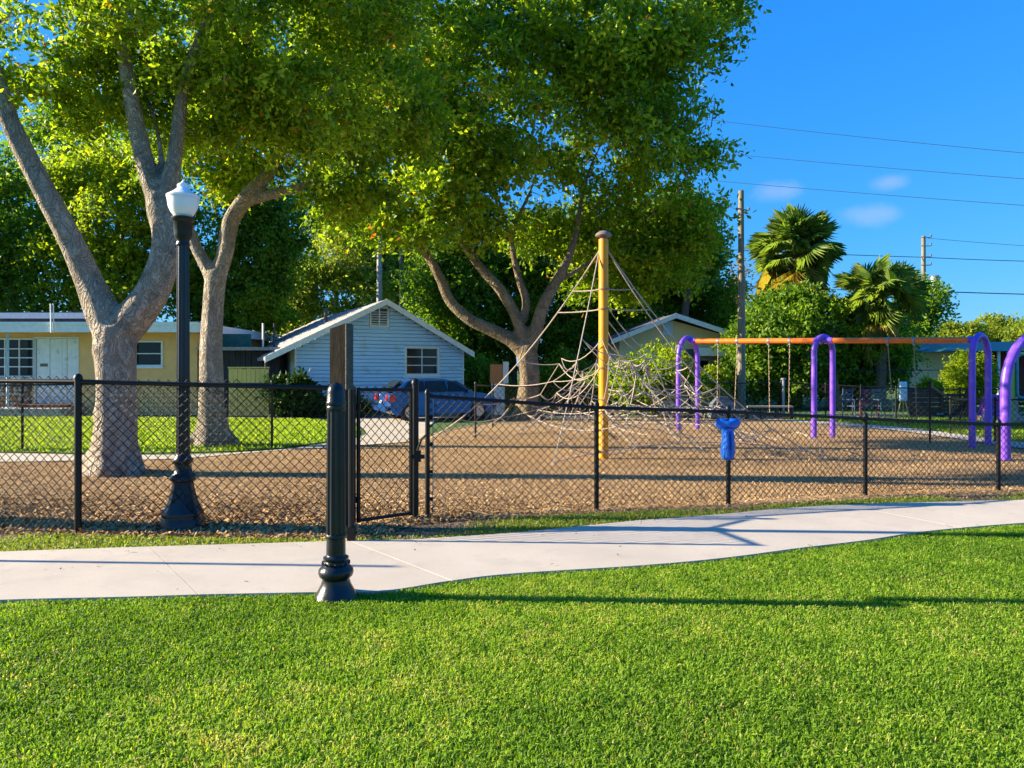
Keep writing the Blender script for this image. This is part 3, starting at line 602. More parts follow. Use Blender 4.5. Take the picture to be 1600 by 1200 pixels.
def bgtree(name, label, d, blobs, m, leaf=0.2, n=60, nros=26, nleaf=6, trunk=None, cr=0.9, width=0.5, cat='tree', group=None, top=None, flat=0.7, bark=None):
    c0 = blobs[0]; bx = trunk if trunk is not None else c0[0]
    base = Vector(((bx-800)/F*d, d, 0)); root = thing(name, base, label, cat, group=group)
    bl = [W3(x, y, d+(rest[0] if rest else 0), rx, ry, min(rx, ry)*d/F*1.0) for (x, y, rx, ry, *rest) in blobs]
    C = clumps_in(bl, n); C = C[C[:, 2] > 0.15]
    def kk(p): return p[:, 2] < 0.05
    foliage('crown' if cat == 'tree' else 'foliage', C, cr, nros, nleaf, leaf, leaf*0.30, m, root, base, kill=kk, flat=flat)
    mb = MB(); top_c = P(c0[0], c0[1], d)
    pts = [base+Vector((0, 0, -.1)), base.lerp(top_c, .35)+Vector((random.uniform(-.2, .2), 0, 0)), base.lerp(top_c, .7)+Vector((random.uniform(-.3, .3), 0, 0)), top_c]
    mb.tube(pts, [width*.6, width*.42, width*.3, width*.12], 8)
    connect(mb, [base.lerp(top_c, t) for t in (.35, .5, .7, .85, 1)], C, 0.06, 0.012, 26)
    mb.build('trunk' if cat == 'tree' else 'stem', bark or M_barkd, root, off=base)
    return root
T = bgtree
T('dark_tree', 'dense dark tree at the far left beyond the yellow house', 34, [(15, 330, 90, 100), (-60, 400, 90, 90), (70, 420, 70, 60), (20, 460, 140, 40), (-90, 300, 70, 60), (90, 470, 60, 30)], L_dark, 0.24, 190)
T('lime_tree', 'bright yellow green tree seen over the yellow house through the near tree fork', 33, [(185, 320, 95, 100), (150, 400, 90, 60), (220, 440, 80, 55), (120, 280, 50, 45), (240, 300, 60, 80), (130, 455, 70, 35)], L_lime, 0.2, 230, trunk=182, bark=M_bark)
T('dark_tree', 'tall dark tree top behind the bright yellow green tree', 40, [(110, 200, 60, 70), (160, 220, 60, 60), (60, 330, 40, 60)], L_dark, 0.24, 50)
T('dark_tree', 'very dark round tree just right of the slender pale trunk', 34, [(405, 400, 60, 75), (440, 360, 60, 60), (290, 430, 50, 60), (370, 330, 70, 50), (390, 460, 70, 50), (330, 480, 60, 40)], L_dark, 0.22, 220)
T('young_tree', 'small lime green tree above the dark shed roof', 33, [(385, 495, 30, 32), (425, 488, 32, 34), (405, 470, 40, 20)], L_lime, 0.16, 34, cr=.55, width=.15)
T('lacy_tree', 'pale olive tree left of the concrete pole behind the blue house', 44, [(520, 400, 55, 62), (470, 440, 50, 50), (560, 450, 50, 40), (500, 480, 80, 35), (450, 500, 40, 40)], L_olive, 0.22, 190, flat=.9, bark=M_conc_pole)
T('lacy_tree', 'pale olive tree right of the concrete pole behind the blue house', 47, [(620, 430, 60, 60), (660, 400, 50, 50), (580, 400, 50, 50), (640, 490, 70, 45), (560, 380, 40, 40)], L_olive, 0.24, 190, flat=.9)
T('dark_tree', 'dark green tree behind the right slope of the blue house roof', 37, [(700, 500, 45, 70), (680, 440, 50, 50), (740, 470, 50, 60), (730, 540, 40, 50), (690, 400, 45, 45)], L_dark, 0.22, 160)
T('woodland_tree', 'green tree directly behind the brown trunk of the spreading tree', 38, [(800, 470, 60, 70), (770, 540, 50, 45), (830, 400, 60, 50), (860, 520, 50, 60), (740, 400, 50, 50), (870, 430, 50, 50)], L_mid, 0.22, 220)
T('woodland_tree', 'green tree directly behind the yellow climber mast', 39, [(930, 450, 65, 70), (900, 530, 60, 60), (980, 520, 60, 60), (960, 400, 60, 40), (900, 380, 50, 50), (860, 590, 50, 40)], L_mid, 0.22, 240)
T('woodland_tree', 'leafy green tree rising over the tan gabled house', 42, [(1060, 440, 60, 50), (1100, 470, 50, 50), (1030, 490, 60, 50), (1120, 500, 40, 50), (1010, 420, 50, 50)], L_mid, 0.22, 200)
T('tall_dark_tree', 'tall green tree whose crown meets the right edge of the spreading canopy', 37, [(1070, 360, 55, 55), (1100, 395, 32, 35), (1040, 400, 50, 40), (1000, 360, 50, 50)], L_dark, 0.22, 130)
T('bronze_tree', 'tree with bronze tinged top left of the wooden utility pole', 48, [(1145, 440, 28, 34), (1125, 470, 35, 30)], leafmat('leaf_bronze', [(0, (0.10, 0.10, 0.02)), (0.7, (0.22, 0.16, 0.04)), (1, (0.34, 0.16, 0.05))], .4), 0.2, 30)
T('dense_tree', 'massive dark green tree under the tall palm, behind the swings', 31, [(1225, 520, 68, 62), (1180, 560, 48, 55), (1260, 565, 60, 45), (1215, 590, 70, 35), (1235, 480, 45, 32)], L_dark, 0.19, 280, cr=.7)
T('dense_tree', 'dark green tree with yellow tips under the smaller palm', 32, [(1335, 530, 55, 50), (1320, 575, 65, 45), (1375, 555, 42, 55), (1350, 500, 48, 30)], L_dark, 0.19, 230, cr=.7)
T('dense_tree', 'yellow green shrubby tree top between the two palms', 30.5, [(1305, 480, 34, 20), (1355, 530, 36, 24), (1390, 520, 25, 20)], L_sun, 0.15, 46, cr=.5)
T('round_tree', 'rounded dark tree behind the distant pole with the transformer', 46, [(1440, 470, 26, 34), (1420, 500, 30, 34), (1460, 505, 22, 24)], L_dark, 0.22, 60)
for i, (x, y, a, b, d, lab) in enumerate([(1495, 522, 38, 20, 62, 'low tree on the skyline just right of the transformer pole'), (1550, 518, 36, 22, 64, 'low tree on the skyline above the green roof, middle one of the skyline trees'), (1615, 520, 40, 22, 60, 'low tree on the skyline at the right edge of the photo')]):
    T('skyline_tree', lab, d, [(x, y, a, b), (x+10, y+20, a, b)], L_olive, 0.28, 50, group='low trees on the skyline at right')
T('green_shrub', 'bright green shrub in front of the tan gabled house', 26, [(1035, 575, 42, 38), (1000, 590, 34, 36), (1075, 590, 26, 26), (1010, 615, 50, 25)], L_sun, 0.13, 90, cr=.5, width=.15, cat='shrub')
T('green_shrub', 'leafy light green shrub between the beige building and the last swing arch', 28, [(1512, 578, 26, 30), (1495, 600, 30, 26), (1535, 590, 18, 26)], L_lime, 0.13, 60, cr=.45, width=.15, cat='shrub')
L_shadow = leafmat('leaf_shadow', [(0, (0.015, 0.045, 0.008)), (0.7, (0.035, 0.085, 0.012)), (1, (0.07, 0.13, 0.02))], 0.25, spec=.2)  # shade beside the house and shed painted in as a darker leaf colour
T('low_shrub', 'dark leafy shrub against the left corner of the blue house', 25.4, [(458, 600, 20, 12), (485, 612, 22, 8), (440, 606, 14, 12)], L_shadow, 0.2, 26, cr=.28, width=.08, cat='shrub')
T('low_shrub', 'dark shady bush under the eave of the dark shed', 25.8, [(455, 634, 26, 10), (520, 636, 55, 9)], L_shadow, 0.13, 50, cr=.4, width=.08, cat='shrub')
T('low_shrub', 'tangled undergrowth right of the blue house behind the parked car', 31, [(750, 590, 26, 30), (775, 610, 30, 20)], L_dark, 0.18, 50, cr=.5, width=.1, cat='shrub')
T('low_shrub', 'shady undergrowth left of the rope climber behind the brown trunk', 31, [(860, 600, 36, 30), (900, 610, 36, 26), (880, 570, 30, 22)], L_mid, 0.18, 60, cr=.5, width=.1, cat='shrub')
T('low_shrub', 'dark hedge growth behind the climber mast along the back fence', 29, [(950, 605, 40, 26), (990, 612, 36, 24)], L_dark, 0.16, 60, cr=.45, width=.1, cat='shrub')
T('low_shrub', 'yellow green plant by the porch of the tan gabled house', 27.5, [(1115, 592, 16, 18), (1100, 605, 16, 14)], L_lime, 0.12, 24, cr=.3, width=.06, cat='shrub')
T('low_shrub', 'small lime plant in front of the beige building', 26, [(1450, 602, 9, 9), (1462, 606, 8, 8)], L_lime, 0.12, 10, cr=.2, width=.05, cat='shrub')

# --- palms
def fan_mesh(name, m, nl=24, L=0.75, pet=0.55, spread=1.9, droop=0.35):
    V = []; Tt = []
    def addq(a, b, c, d):
        k = len(V); V.extend([a, b, c, d]); Tt.extend([(k, k+1, k+2), (k, k+2, k+3)])
    addq((0, -.018, 0), (0, .018, 0), (pet, .012, 0), (pet, -.012, 0))
    for i in range(nl):
        a = -spread+2*spread*i/(nl-1)+random.uniform(-.03, .03); l = L*(0.75+0.25*math.cos(a*0.8))*random.uniform(.9, 1.08)
        dx, dy = math.cos(a), math.sin(a); sx, sy = -dy, dx; w = 0.024
        p0 = (pet, 0, 0); m1 = (pet+dx*l*.55+sx*w, dy*l*.55+sy*w, .05); m2 = (pet+dx*l*.55-sx*w, dy*l*.55-sy*w, .02)
        tip = (pet+dx*l, dy*l, -droop*l*random.uniform(.4, 1.2))
        k = len(V); V.extend([p0, m1, tip, m2]); Tt.extend([(k, k+1, k+2), (k, k+2, k+3)])
    me_o = npmesh(name, np.array(V), np.array(Tt), m, attr=np.clip(rng.normal(.5, .2, len(V)), 0, 1))
    me = me_o.data; bpy.data.objects.remove(me_o); return me
def palm(px, py, d, R, label, nfr, skirt, sc):
    c = P(px, py, d); base = Vector((c.x, c.y, 0)); root = thing('fan_palm', base, label, 'palm tree')
    mb = MB(); mb.tube([(0, 0, -.1), (0.05, 0, c.z*.5), (0, 0, c.z)], [.24, .2, .2], 10); mb.build('trunk', M_barkd, root)
    live = [fan_mesh('frond', L_palm, L=.62, pet=.75) for _ in range(3)]; dead = [fan_mesh('dead_frond', M_skirt, L=.8, pet=.6, spread=1.0, droop=.6) for _ in range(2)]
    for i in range(nfr):
        el = math.radians(random.choice([random.uniform(-45, 85), random.uniform(-10, 60)])); az = random.uniform(0, 2*PI)
        o = link('frond', live[i % 3], root); o.location = (0, 0, c.z-root.location.z+random.uniform(-.1, .2)); s = sc*random.uniform(.85, 1.15)
        o.rotation_euler = (random.uniform(-1.3, 1.3), -el, az); o.scale = (s, s, s)
    for i in range(skirt):
        el = math.radians(random.uniform(-82, -25)); az = random.uniform(0, 2*PI)
        o = link('dead_frond', dead[i % 2], root); o.location = (0, 0, c.z-random.uniform(0.0, .9)); s = sc*random.uniform(.8, 1.1)
        o.rotation_euler = (random.uniform(-.5, .5), -el, az); o.scale = (s, s, s)
palm(1245, 398, 33, 1, 'tall fan palm with a skirt of dead tan fronds, right of the wooden pole', 95, 50, 1.52)
palm(1375, 470, 30.5, 1, 'shorter fan palm between the tall palm and the transformer pole', 60, 6, 1.35)
palm(1412, 500, 33, 1, 'small low palm with spiky light fronds left of the transformer pole', 14, 0, .7)
# grass clump with long leaves behind climber (dead palm skirt look)

# ================================================================== buildings
def house_frame(px, py_base, d, rz, name, label, cat='house'):
    b = P(px, py_base, d); b.z = 0; return thing(name, b, label, cat, rz)
def wall_x(name, m, parent, x0, x1, y, z0, z1, t=0.15, holes=()):
    """wall along local x with rectangular openings (x0,x1,z0,z1)"""
    mb = MB(); xs = sorted({x0, x1, *[h[0] for h in holes], *[h[1] for h in holes]}); zs = sorted({z0, z1, *[h[2] for h in holes], *[h[3] for h in holes]})
    for a, b in zip(xs, xs[1:]):
        for c, e in zip(zs, zs[1:]):
            if any(h[0] <= a and b <= h[1] and h[2] <= c and e <= h[3] for h in holes): continue
            mb.box(a, b, y, y+t, c, e)
    return mb.build(name, m, parent)
def window(parent, x0, x1, z0, z1, y, rows, cols, frame=0.06, sill=True, m=M_trim):
    mb = MB(); f = frame
    mb.box(x0-f, x0, y-.03, y+.08, z0-f, z1+f); mb.box(x1, x1+f, y-.03, y+.08, z0-f, z1+f)
    mb.box(x0, x1, y-.03, y+.08, z1, z1+f); mb.box(x0, x1, y-.03, y+.08, z0-f, z0)
    w = mb.build('window', m, parent)
    pw = (x1-x0)/cols; ph = (z1-z0)/rows
    for i in range(cols):
        for j in range(rows):
            MB().box(x0+i*pw+.018, x0+(i+1)*pw-.018, y+.045, y+.055, z0+j*ph+.018, z0+(j+1)*ph-.018).build('pane', M_glass, w)
    mb = MB()
    for j in range(1, rows): mb.box(x0, x1, y+.0, y+.05, z0+j*ph-.018, z0+j*ph+.018)
    for i in range(1, cols): mb.box(x0+i*pw-.018, x0+i*pw+.018, y+.004, y+.046, z0, z1)
    if mb.v: mb.build('muntin', m, w)
    MB().box(x0, x1, y+.09, y+.10, z0, z1).build('dark_interior', M_rubber, w)
    if sill: MB().box(x0-f-.04, x1+f+.04, y-.09, y+.0, z0-f-.07, z0-f-.002).build('sill', m, w)
    return w
# --- yellow house (front wall y=27)
yd = 27.0
hx = lambda px: (px-800)/F*yd; hz = lambda py: CAMH-(py-HOR)/F*yd
rt = thing('yellow_house', (hx(308), yd, 0), 'low ochre stucco house with flat white fascia and white door, behind the trees at left', 'house')
ox = hx(308); X_ = lambda px: hx(px)-ox
wx0 = -10.5
wn_l = (X_(-60), X_(52), hz(587), hz(531)); wn_r = (X_(214), X_(252), hz(570), hz(535)); dr = (X_(56), X_(121), .42, hz(529))
wall_x('wall', M_ochre, rt, wx0, 0, 0, 0, hz(516), .2, [wn_l, wn_r, dr])
MB().box(-.2, 0, .2, 8, 0, hz(516)).build('wall', M_ochre, rt)
window(rt, *wn_l, 0, 4, 5); window(rt, *wn_r, 0, 2, 1)
w = (dr[1]-dr[0])
dd = MB().box(dr[0]-.06, dr[0], -.03, .12, .42, dr[3]+.06).box(dr[1], dr[1]+.06, -.03, .12, .42, dr[3]+.06).box(dr[0], dr[1], -.03, .12, dr[3], dr[3]+.06).build('door', M_trim, rt)
for i, (a, b) in enumerate(((0, .33), (.33, .62), (.62, .74), (.74, 1))):
    MB().box(dr[0]+w*a+.012, dr[0]+w*b-.012, .02+.015*(i % 2), .07, .43, dr[3]-.01).build('panel', M_white, dd)
MB().box(dr[0]+w*.10, dr[0]+w*.28, .005, .02, 1.42+.35, 1.5+.38).build('mail_slot', mat('brass_dull', (.18, .13, .09), None, 20, .5), dd)
MB().tube([(dr[0]+w*.4, .035, 1.2), (dr[0]+w*.4, -.03, 1.2)], .035, 8).build('knob', mat('brass_dull', (.18, .13, .09), None, 20, .5), dd)
# roof: fascia, upper tier
fz0, fz1 = hz(520)-.02, hz(506)
MB().box(wx0-.4, .35, -.75, 8.2, fz0+.08, fz1-.03).build('roof', mat('roof_gravel', (.30, .26, .23), (.2, .17, .15), 30, .95, .5, 60), rt)
fa = MB().box(wx0-.4, .37, -.80, -.752, fz0, fz1).box(.352, .40, -.752, 8.2, fz0, fz1).box(wx0-.4, .37, -.84, -.802, fz1-.10, fz1+.02)
fa.build('fascia', M_trim, rt)
MB().box(wx0-.4, X_(128), .6, 7.5, fz1-.03, hz(487)+.03).build('upper_roof', M_dkshingle, rt)
MB().box(wx0-.4, X_(128)+.05, .5, .598, hz(496), hz(487)).build('upper_fascia', M_trim, rt)
MB().tube([(X_(28), -.55, .1), (X_(28), -.55, fz0+.08)], .055, 4).build('porch_post', mat('pale_blue_paint', (.45, .62, .72), None, 8, .6), rt)
for px in (104, 108): MB().tube([(X_(px), -.9, hz(522)), (X_(px-1), -.9, hz(478))], .022, 6).build('antenna_mast', M_white, rt)
MB().box(wx0-.3, X_(135), -1.5, -.001, 0, .30).build('porch_slab', M_conc_pole, rt)
MB().box(X_(50), X_(128), -.8, -.01, .302, .40).build('step', M_brick, rt)
# stone veneer below the left window
MB().box(X_(-60), X_(50), -.06, -.002, .3, hz(589)).build('stone_backing', M_mortar, rt)
random.seed(3); zz = .32
while zz < hz(589)-.12:
    h = random.uniform(.15, .24); xx = X_(-58)
    while xx < X_(48):
        ww = random.uniform(.18, .42); x1 = min(xx+ww, X_(49)); z1 = min(zz+h, hz(589)); t = random.uniform(.02, .05); c = random.uniform(.02, .05)
        MB().slab([(xx+.012+c, -.06, zz+.012), (x1-.012, -.06, zz+.012+c*.5), (x1-.012-c*.6, -.06, z1-.012), (xx+.012, -.06, z1-.012-c*.4)], (0, -t, 0)).build('stone', random.choice([M_stone1, M_stone1, M_stone2]), rt)
        xx = x1
    zz += h
# --- blue house
bd = 26.6; th = math.radians(27)
bl = P(463, 640, bd); bl.z = 0
bh = thing('blue_house', bl, 'small pale blue clapboard house with a gable facing the street', 'house', th)
def bloc(px, py):      # picture point on the front wall plane -> local (x, z)
    dx = (px-800)/F; c, s = math.cos(th), math.sin(th)
    # point = bl + u*(c,s); X = dx*Y
    u = (bl.x-dx*bl.y)/(dx*s-c); Yp = bl.y+u*s
    return u, CAMH-(py-HOR)/F*Yp
Wd = bloc(722, 600)[0]; pk = bloc(597, 474); e_z = bloc(722, 548)[1]; el_z = bloc(462, 545)[1]
ez = (e_z+el_z)/2; px_ = pk[0]; pz = pk[1]
gx = Wd/2 if abs(px_-Wd/2) < .25 else px_
wv = [bloc(635, 584), bloc(683, 545)]; wo_ = (wv[0][0], wv[1][0], wv[0][1], wv[1][1])
vv = [bloc(580, 508), bloc(605, 486)]; vo_ = (vv[0][0], vv[1][0], vv[0][1], vv[1][1])
# solid wall core (set behind the boards)
core = MB(); core.slab([(0.02, .06, 0), (Wd-.02, .06, 0), (Wd-.02, .06, ez), (gx, .06, pz-.12), (.02, .06, ez)], (0, .1, 0))
core.box(0, .1, .165, 11.2, 0, ez); core.box(Wd-.1, Wd, .165, 11.2, 0, ez); core.box(.1, Wd-.1, 11, 11.15, 0, ez)
core.build('wall', M_siding, bh)
sd = MB(); step = .14; z = .25
def span(z):
    if z <= ez: return 0.0, Wd
    t = (z-ez)/(pz-ez); return gx*t, Wd-(Wd-gx)*t
while z < pz-.08:
    a, b = span(z+step*.3)
    segs = [(a, b)]
    for (h0, h1, z0, z1) in (wo_, vo_):
        if z+step > z0-.05 and z < z1+.05:
            segs = [s for (p, q) in segs for s in ((p, min(q, h0-.08)), (max(p, h1+.08), q)) if s[1]-s[0] > .02]
    for p, q in segs:
        k = 0.0
        sd.add([(p, -.045, z), (q, -.045, z), (q, .058, z), (p, .058, z), (p, -.012, z+step-.022), (q, -.012, z+step-.022), (q, .058, z+step-.022), (p, .058, z+step-.022)],
               [(0, 3, 2, 1), (4, 5, 6, 7), (0, 1, 5, 4), (1, 2, 6, 5), (2, 3, 7, 6), (3, 0, 4, 7)])
    z += step
o = sd.build('siding', M_siding, bh); o['kind'] = 'stuff'
MB().box(-.06, .0, -.05, .16, 0, ez).build('corner_board', M_trim, bh); MB().box(Wd, Wd+.06, -.05, .16, 0, ez).build('corner_board', M_trim, bh)
MB().box(0, Wd, .0, .058, 0, .24).build('foundation', M_dkshingle, bh)
window(bh, *wo_, -.02, 3, 2, .09)
vw = MB(); vw.box(vo_[0]-.06, vo_[0], -.04, .05, vo_[2]-.06, vo_[3]); vw.box(vo_[1], vo_[1]+.06, -.04, .05, vo_[2]-.06, vo_[3]); vw.box(vo_[0], vo_[1], -.04, .05, vo_[2]-.06, vo_[2])
cxv = (vo_[0]+vo_[1])/2; rv = (vo_[1]-vo_[0])/2+.06
vw.tube([(cxv-rv*math.cos(a), 0.0, vo_[3]+.5*rv*math.sin(a)) for a in np.linspace(0, PI, 9)], .035, 6); vw.box(cxv-.02, cxv+.02, -.03, .04, vo_[2], vo_[3]+.1)
v = vw.build('gable_vent', M_trim, bh)
MB().box(vo_[0], vo_[1], .04, .055, vo_[2], vo_[3]+.08).build('vent_screen', M_glass, v)
for j in range(6):
    zz = vo_[2]+(j+.5)*(vo_[3]-vo_[2])/6; MB().slab([(vo_[0], -.01, zz-.02), (vo_[1], -.01, zz-.02), (vo_[1], .03, zz+.02), (vo_[0], .03, zz+.02)], (0, 0, .012)).build('slat', M_trim, v)
# roof planes
sl_ = (pz-ez)/gx; ovl = 1.15; ovr = .35; yb = 11.5; yf = -.4; tk = .12
sr_ = (pz-ez)/(Wd-gx)
rl = MB().slab([(-ovl, yf, ez-ovl*sl_*.7), (gx, yf, pz), (gx, yb, pz), (-ovl, yb, ez-ovl*sl_*.7)], (0, 0, tk)); rl.build('roof', M_shingle, bh)
rr_ = MB().slab([(gx+.002, yf, pz), (Wd+ovr, yf, ez-ovr*sr_), (Wd+ovr, yb, ez-ovr*sr_), (gx+.002, yb, pz)], (0, 0, tk)); rr_.build('roof', M_shingle, bh)
rk = MB().slab([(-ovl, yf-.05, ez-ovl*sl_*.7-.08), (gx, yf-.05, pz-.08), (gx, yf-.05, pz+tk+.02), (-ovl, yf-.05, ez-ovl*sl_*.7+tk+.02)], (0, .048, 0)); rk.build('barge_board', M_trim, bh)
rk = MB().slab([(gx, yf-.05, pz-.08), (Wd+ovr, yf-.05, ez-ovr*sr_-.08), (Wd+ovr, yf-.05, ez-ovr*sr_+tk+.02), (gx, yf-.05, pz+tk+.02)], (0, .048, 0)); rk.build('barge_board', M_trim, bh)
rows = MB()
for j in range(1, 16):
    t = j/16; x = -ovl+(gx+ovl)*t; zr = (ez-ovl*sl_*.7)+(pz-(ez-ovl*sl_*.7))*t+tk; s1 = (pz-(ez-ovl*sl_*.7))/(gx+ovl)
    rows.slab([(x-.14, yf+.01, zr-.14*s1+.003), (x, yf+.01, zr+.003), (x, yb-.01, zr+.003), (x-.14, yb-.01, zr-.14*s1+.003)], (0, 0, .02))
o = rows.build('shingles', M_shingle, bh); o['kind'] = 'stuff'
MB().tube([(gx*.55, 3.2, ez+1.0), (gx*.55, 3.2, ez+1.75)], .07, 8).build('vent_pipe', M_dkshingle, bh)
MB().box(-ovl, -ovl+.1, yf-.05, yf+.05, .0, ez-ovl*sl_*.7-.09).build('porch_post', M_dkwood, bh)
# --- dark shed left of blue house
sp = P(438, 640, 27.4); sp.z = 0
sh_ = thing('dark_shed', sp, 'low dark boarded shed with a flat roof between the slender tree and the blue house', 'shed', math.radians(4))
sw = -(438-330)/F*27.4; stop = CAMH-(548-HOR)/F*27.4
MB().box(sw, 0, .06, 4, 0, stop).build('wall', M_dkwood, sh_)
k = 0; x = sw
while x < -.05:
    w = random.uniform(.18, .24); MB().box(x+.008, min(x+w, 0)-.008, random.uniform(.0, .02), .058, .05, stop-.02).build('board', M_dkwood, sh_); x += w
MB().box(sw-.3, .25, -.5, 4.3, stop+.001, stop+.12).build('roof', M_shingle, sh_)
for x in (sw*.45, sw*.28): MB().tube([(x, 2, stop+.1), (x, 2, stop+1.15)], .04, 6).build('roof_pipe', M_white if x < sw*.4 else M_dkwood, sh_)
MB().box(sw*.95, sw*.5, .8, .84, stop+.121, stop+.66).build('windscreen', M_teal, sh_)
# yellow board fence piece
yf_ = thing('board_fence', G(357, 652), 'short fence panel of yellowish vertical boards in front of the dark shed', 'fence')
bw = (420-357)/F*25.6/9
for i in range(9):
    MB().box(i*bw+.006, (i+1)*bw-.006, random.uniform(0, .01), .03, .05, 1.68+random.uniform(-.01, .01)).build('board', M_yelwood, yf_)
MB().box(-.02, 9*bw+.02, -.02, .05, 1.70, 1.75).build('cap_rail', M_yelwood, yf_)
MB().box(0, 9*bw, .031, .08, .5, .6).box(0, 9*bw, .031, .08, 1.3, 1.4).build('back_rail', M_yelwood, yf_)
# --- tan gabled house
td = 33.0; tp = P(968, 637, td); tp.z = 0
thh = thing('tan_house', tp, 'tan gabled house with white eaves behind the green shrub and the first swing arch', 'house', math.radians(6))
tx = lambda px: (px-968)/F*td; tz = lambda py: CAMH-(py-HOR)/F*td
wo2 = (tx(1097), tx(1112), tz(608), tz(563)); wo3 = (tx(1118), tx(1142), tz(600), tz(566))
wall_x('wall', M_tanwall, thh, 0, tx(1165), 0, 0, tz(530), .2, [wo2, wo3])
gb = MB().slab([(0, 0, tz(530)), (tx(1165), 0, tz(530)), (tx(1053), 0, tz(500))], (0, .2, 0)); gb.build('gable', M_tanwall, thh)
for a_ in (0, tx(1165)-.2): MB().box(a_, a_+.2, .201, 7, 0, tz(530)).build('wall', M_tanwall, thh)
window(thh, *wo2, 0, 2, 1); window(thh, *wo3, 0, 2, 2)
v = MB().box(tx(1037), tx(1053), -.06, -.002, tz(524), tz(502)).build('gable_vent', M_trim, thh)
for j in range(5):
    zz = tz(522)+j*(tz(504)-tz(522))/5; MB().box(tx(1039), tx(1051), -.075, -.062, zz, zz+.07).build('slat', M_siding, v)
for (a, b) in (((-.5, tz(536)), (tx(1053), tz(495))), ((tx(1053)+.002, tz(495)), (tx(1178), tz(534)))):
    MB().slab([(a[0], -.5, a[1]), (b[0], -.5, b[1]), (b[0], 7.3, b[1]), (a[0], 7.3, a[1])], (0, 0, .12)).build('roof', M_dkshingle, thh)
    MB().slab([(a[0], -.56, a[1]-.08), (b[0], -.56, b[1]-.08), (b[0], -.56, b[1]+.14), (a[0], -.56, a[1]+.14)], (0, .055, 0)).build('barge_board', M_trim, thh)
MB().box(tx(1070), tx(1168), -1.6, -.002, tz(555), tz(546)).build('porch_roof', M_dkshingle, thh)
MB().box(tx(1070), tx(1168), -1.65, -1.602, tz(557), tz(545)).build('porch_fascia', M_trim, thh)
for px in (1108, 1150): MB().box(tx(px), tx(px)+.1, -1.55, -1.45, 0, tz(555)).build('porch_post', M_trim, thh)
# --- beige flat building
ed = 37.0; ep = P(1410, 640, ed); ep.z = 0; ex = lambda px: (px-1410)/F*ed; ezf = lambda py: CAMH-(py-HOR)/F*ed
bb = thing('beige_building', ep, 'plain beige windowless building with a thin flat roof behind the far fence', 'building', math.radians(-35))
MB().box(0, ex(1485), 0, 5, 0, ezf(549)).build('wall', mat('beige_wall', (.96, .80, .55), (.88, .73, .50), 2, .85, .2, 60), bb)
MB().box(-.5, ex(1508), -.5, 5.4, ezf(549)+.001, ezf(544)).build('roof', mat('pale_blue_metal', (.40, .52, .60), None, 8, .4), bb)
MB().box(ex(1484), ex(1486)+.03, -.03, .05, 0, ezf(549)).build('corner_trim', M_trim, bb)
# --- green roofed building
gd = 34.0; gp = P(1480, 640, gd); gp.z = 0; gx_ = lambda px: (px-1480)/F*gd; gz = lambda py: CAMH-(py-HOR)/F*gd
gbld = thing('green_roof_building', gp, 'maroon walled building with a dark green hipped roof at the right edge', 'building')
MB().box(gx_(1530), gx_(1800), 1.5, 7, 0, gz(547)).build('wall', M_brick, gbld)
rf = MB(); q0 = [(-0.2, -.6, gz(549)), (gx_(1820), -.6, gz(549)), (gx_(1820), 8, gz(549)), (-.2, 8, gz(549))]; q1 = [(1.0, 3, gz(530)), (gx_(1780), 3, gz(530)), (gx_(1780), 4.5, gz(530)), (1.0, 4.5, gz(530))]
rf.add(q0+q1, [(3, 2, 1, 0), (4, 5, 6, 7), (0, 1, 5, 4), (1, 2, 6, 5), (2, 3, 7, 6), (3, 0, 4, 7)]); rf.build('roof', M_greenroof, gbld)
for px in (1553, 1568, 1640): MB().box(gx_(px), gx_(px)+.1, -.3, -.2, 0, gz(549)).build('porch_post', M_trim, gbld)
window(gbld, gx_(1558), gx_(1566)+.25, 1.0, 2.1, 1.48, 2, 1)
# --- window inside T: white doorway sign and orange
cb = thing('garden_cabinet', G(768, 648), 'narrow white cabinet with an orange upper panel left of the brown tree trunk', 'cabinet')
MB().box(0, .48, 0, .4, 0, 1.15).build('body', M_white, cb); MB().box(-.05, .40, -.03, .38, 1.152, 1.85).build('upper_panel', mat('faded_orange', (.62, .22, .06), (.5, .2, .08), 9, .6), cb)
MB().box(.42, .62, -.02, .36, 1.152, 1.95).build('side_panel', M_white, cb)

# ================================================================== poles and wires
def upole(name, px, d, ytop, yb, r, m, label, parts=True, cat='utility pole'):
    b = Vector(((px-800)/F*d, d, 0)); root = thing(name, b, label, cat); zt = CAMH-(ytop-HOR)/F*d
    MB().tube([(0, 0, -.2), (0, 0, zt*.5), (0, 0, zt)], [r*1.15, r, r*.8], 12).build('pole', m, root, smooth=True)
    return root, zt
u1, z1t = upole('utility_pole', 1158, 27.5, 298, 0, .125, M_polewood, 'tall bare wooden utility pole beside the tan house')
zc = CAMH-(328-HOR)/F*27.5
MB().tube([(-.17, -.14, zc+.02), (.2, -.14, zc-.05)], .03, 6).build('bracket', M_galv, u1)
for x in (-.2, .24): MB().lathe([(.02, 0), (.05, .03), (.03, .06), (.055, .09), (.02, .13)], 10, (x, -.14, zc-.06)).build('insulator', M_galv, u1)
MB().tube([(.14, -.02, 0), (.115, -.02, z1t-2.8)], .02, 6).build('conduit', M_galv, u1)
u2, z2t = upole('utility_pole', 1443, 48, 369, 0, .15, M_polewood, 'distant wooden utility pole carrying a grey transformer')
zz = lambda py: CAMH-(py-HOR)/F*48
MB().lathe([(.05, 0), (.30, .02), (.30, 1.05), (.24, 1.12), (.06, 1.18)], 16, (.62, -.2, zz(458))).build('transformer', M_galv, u2, smooth=True)
MB().box(0, .5, -.22, -.14, zz(448), zz(446)).box(0, .5, -.22, -.14, zz(455), zz(453)).build('transformer_arm', M_galv, u2)
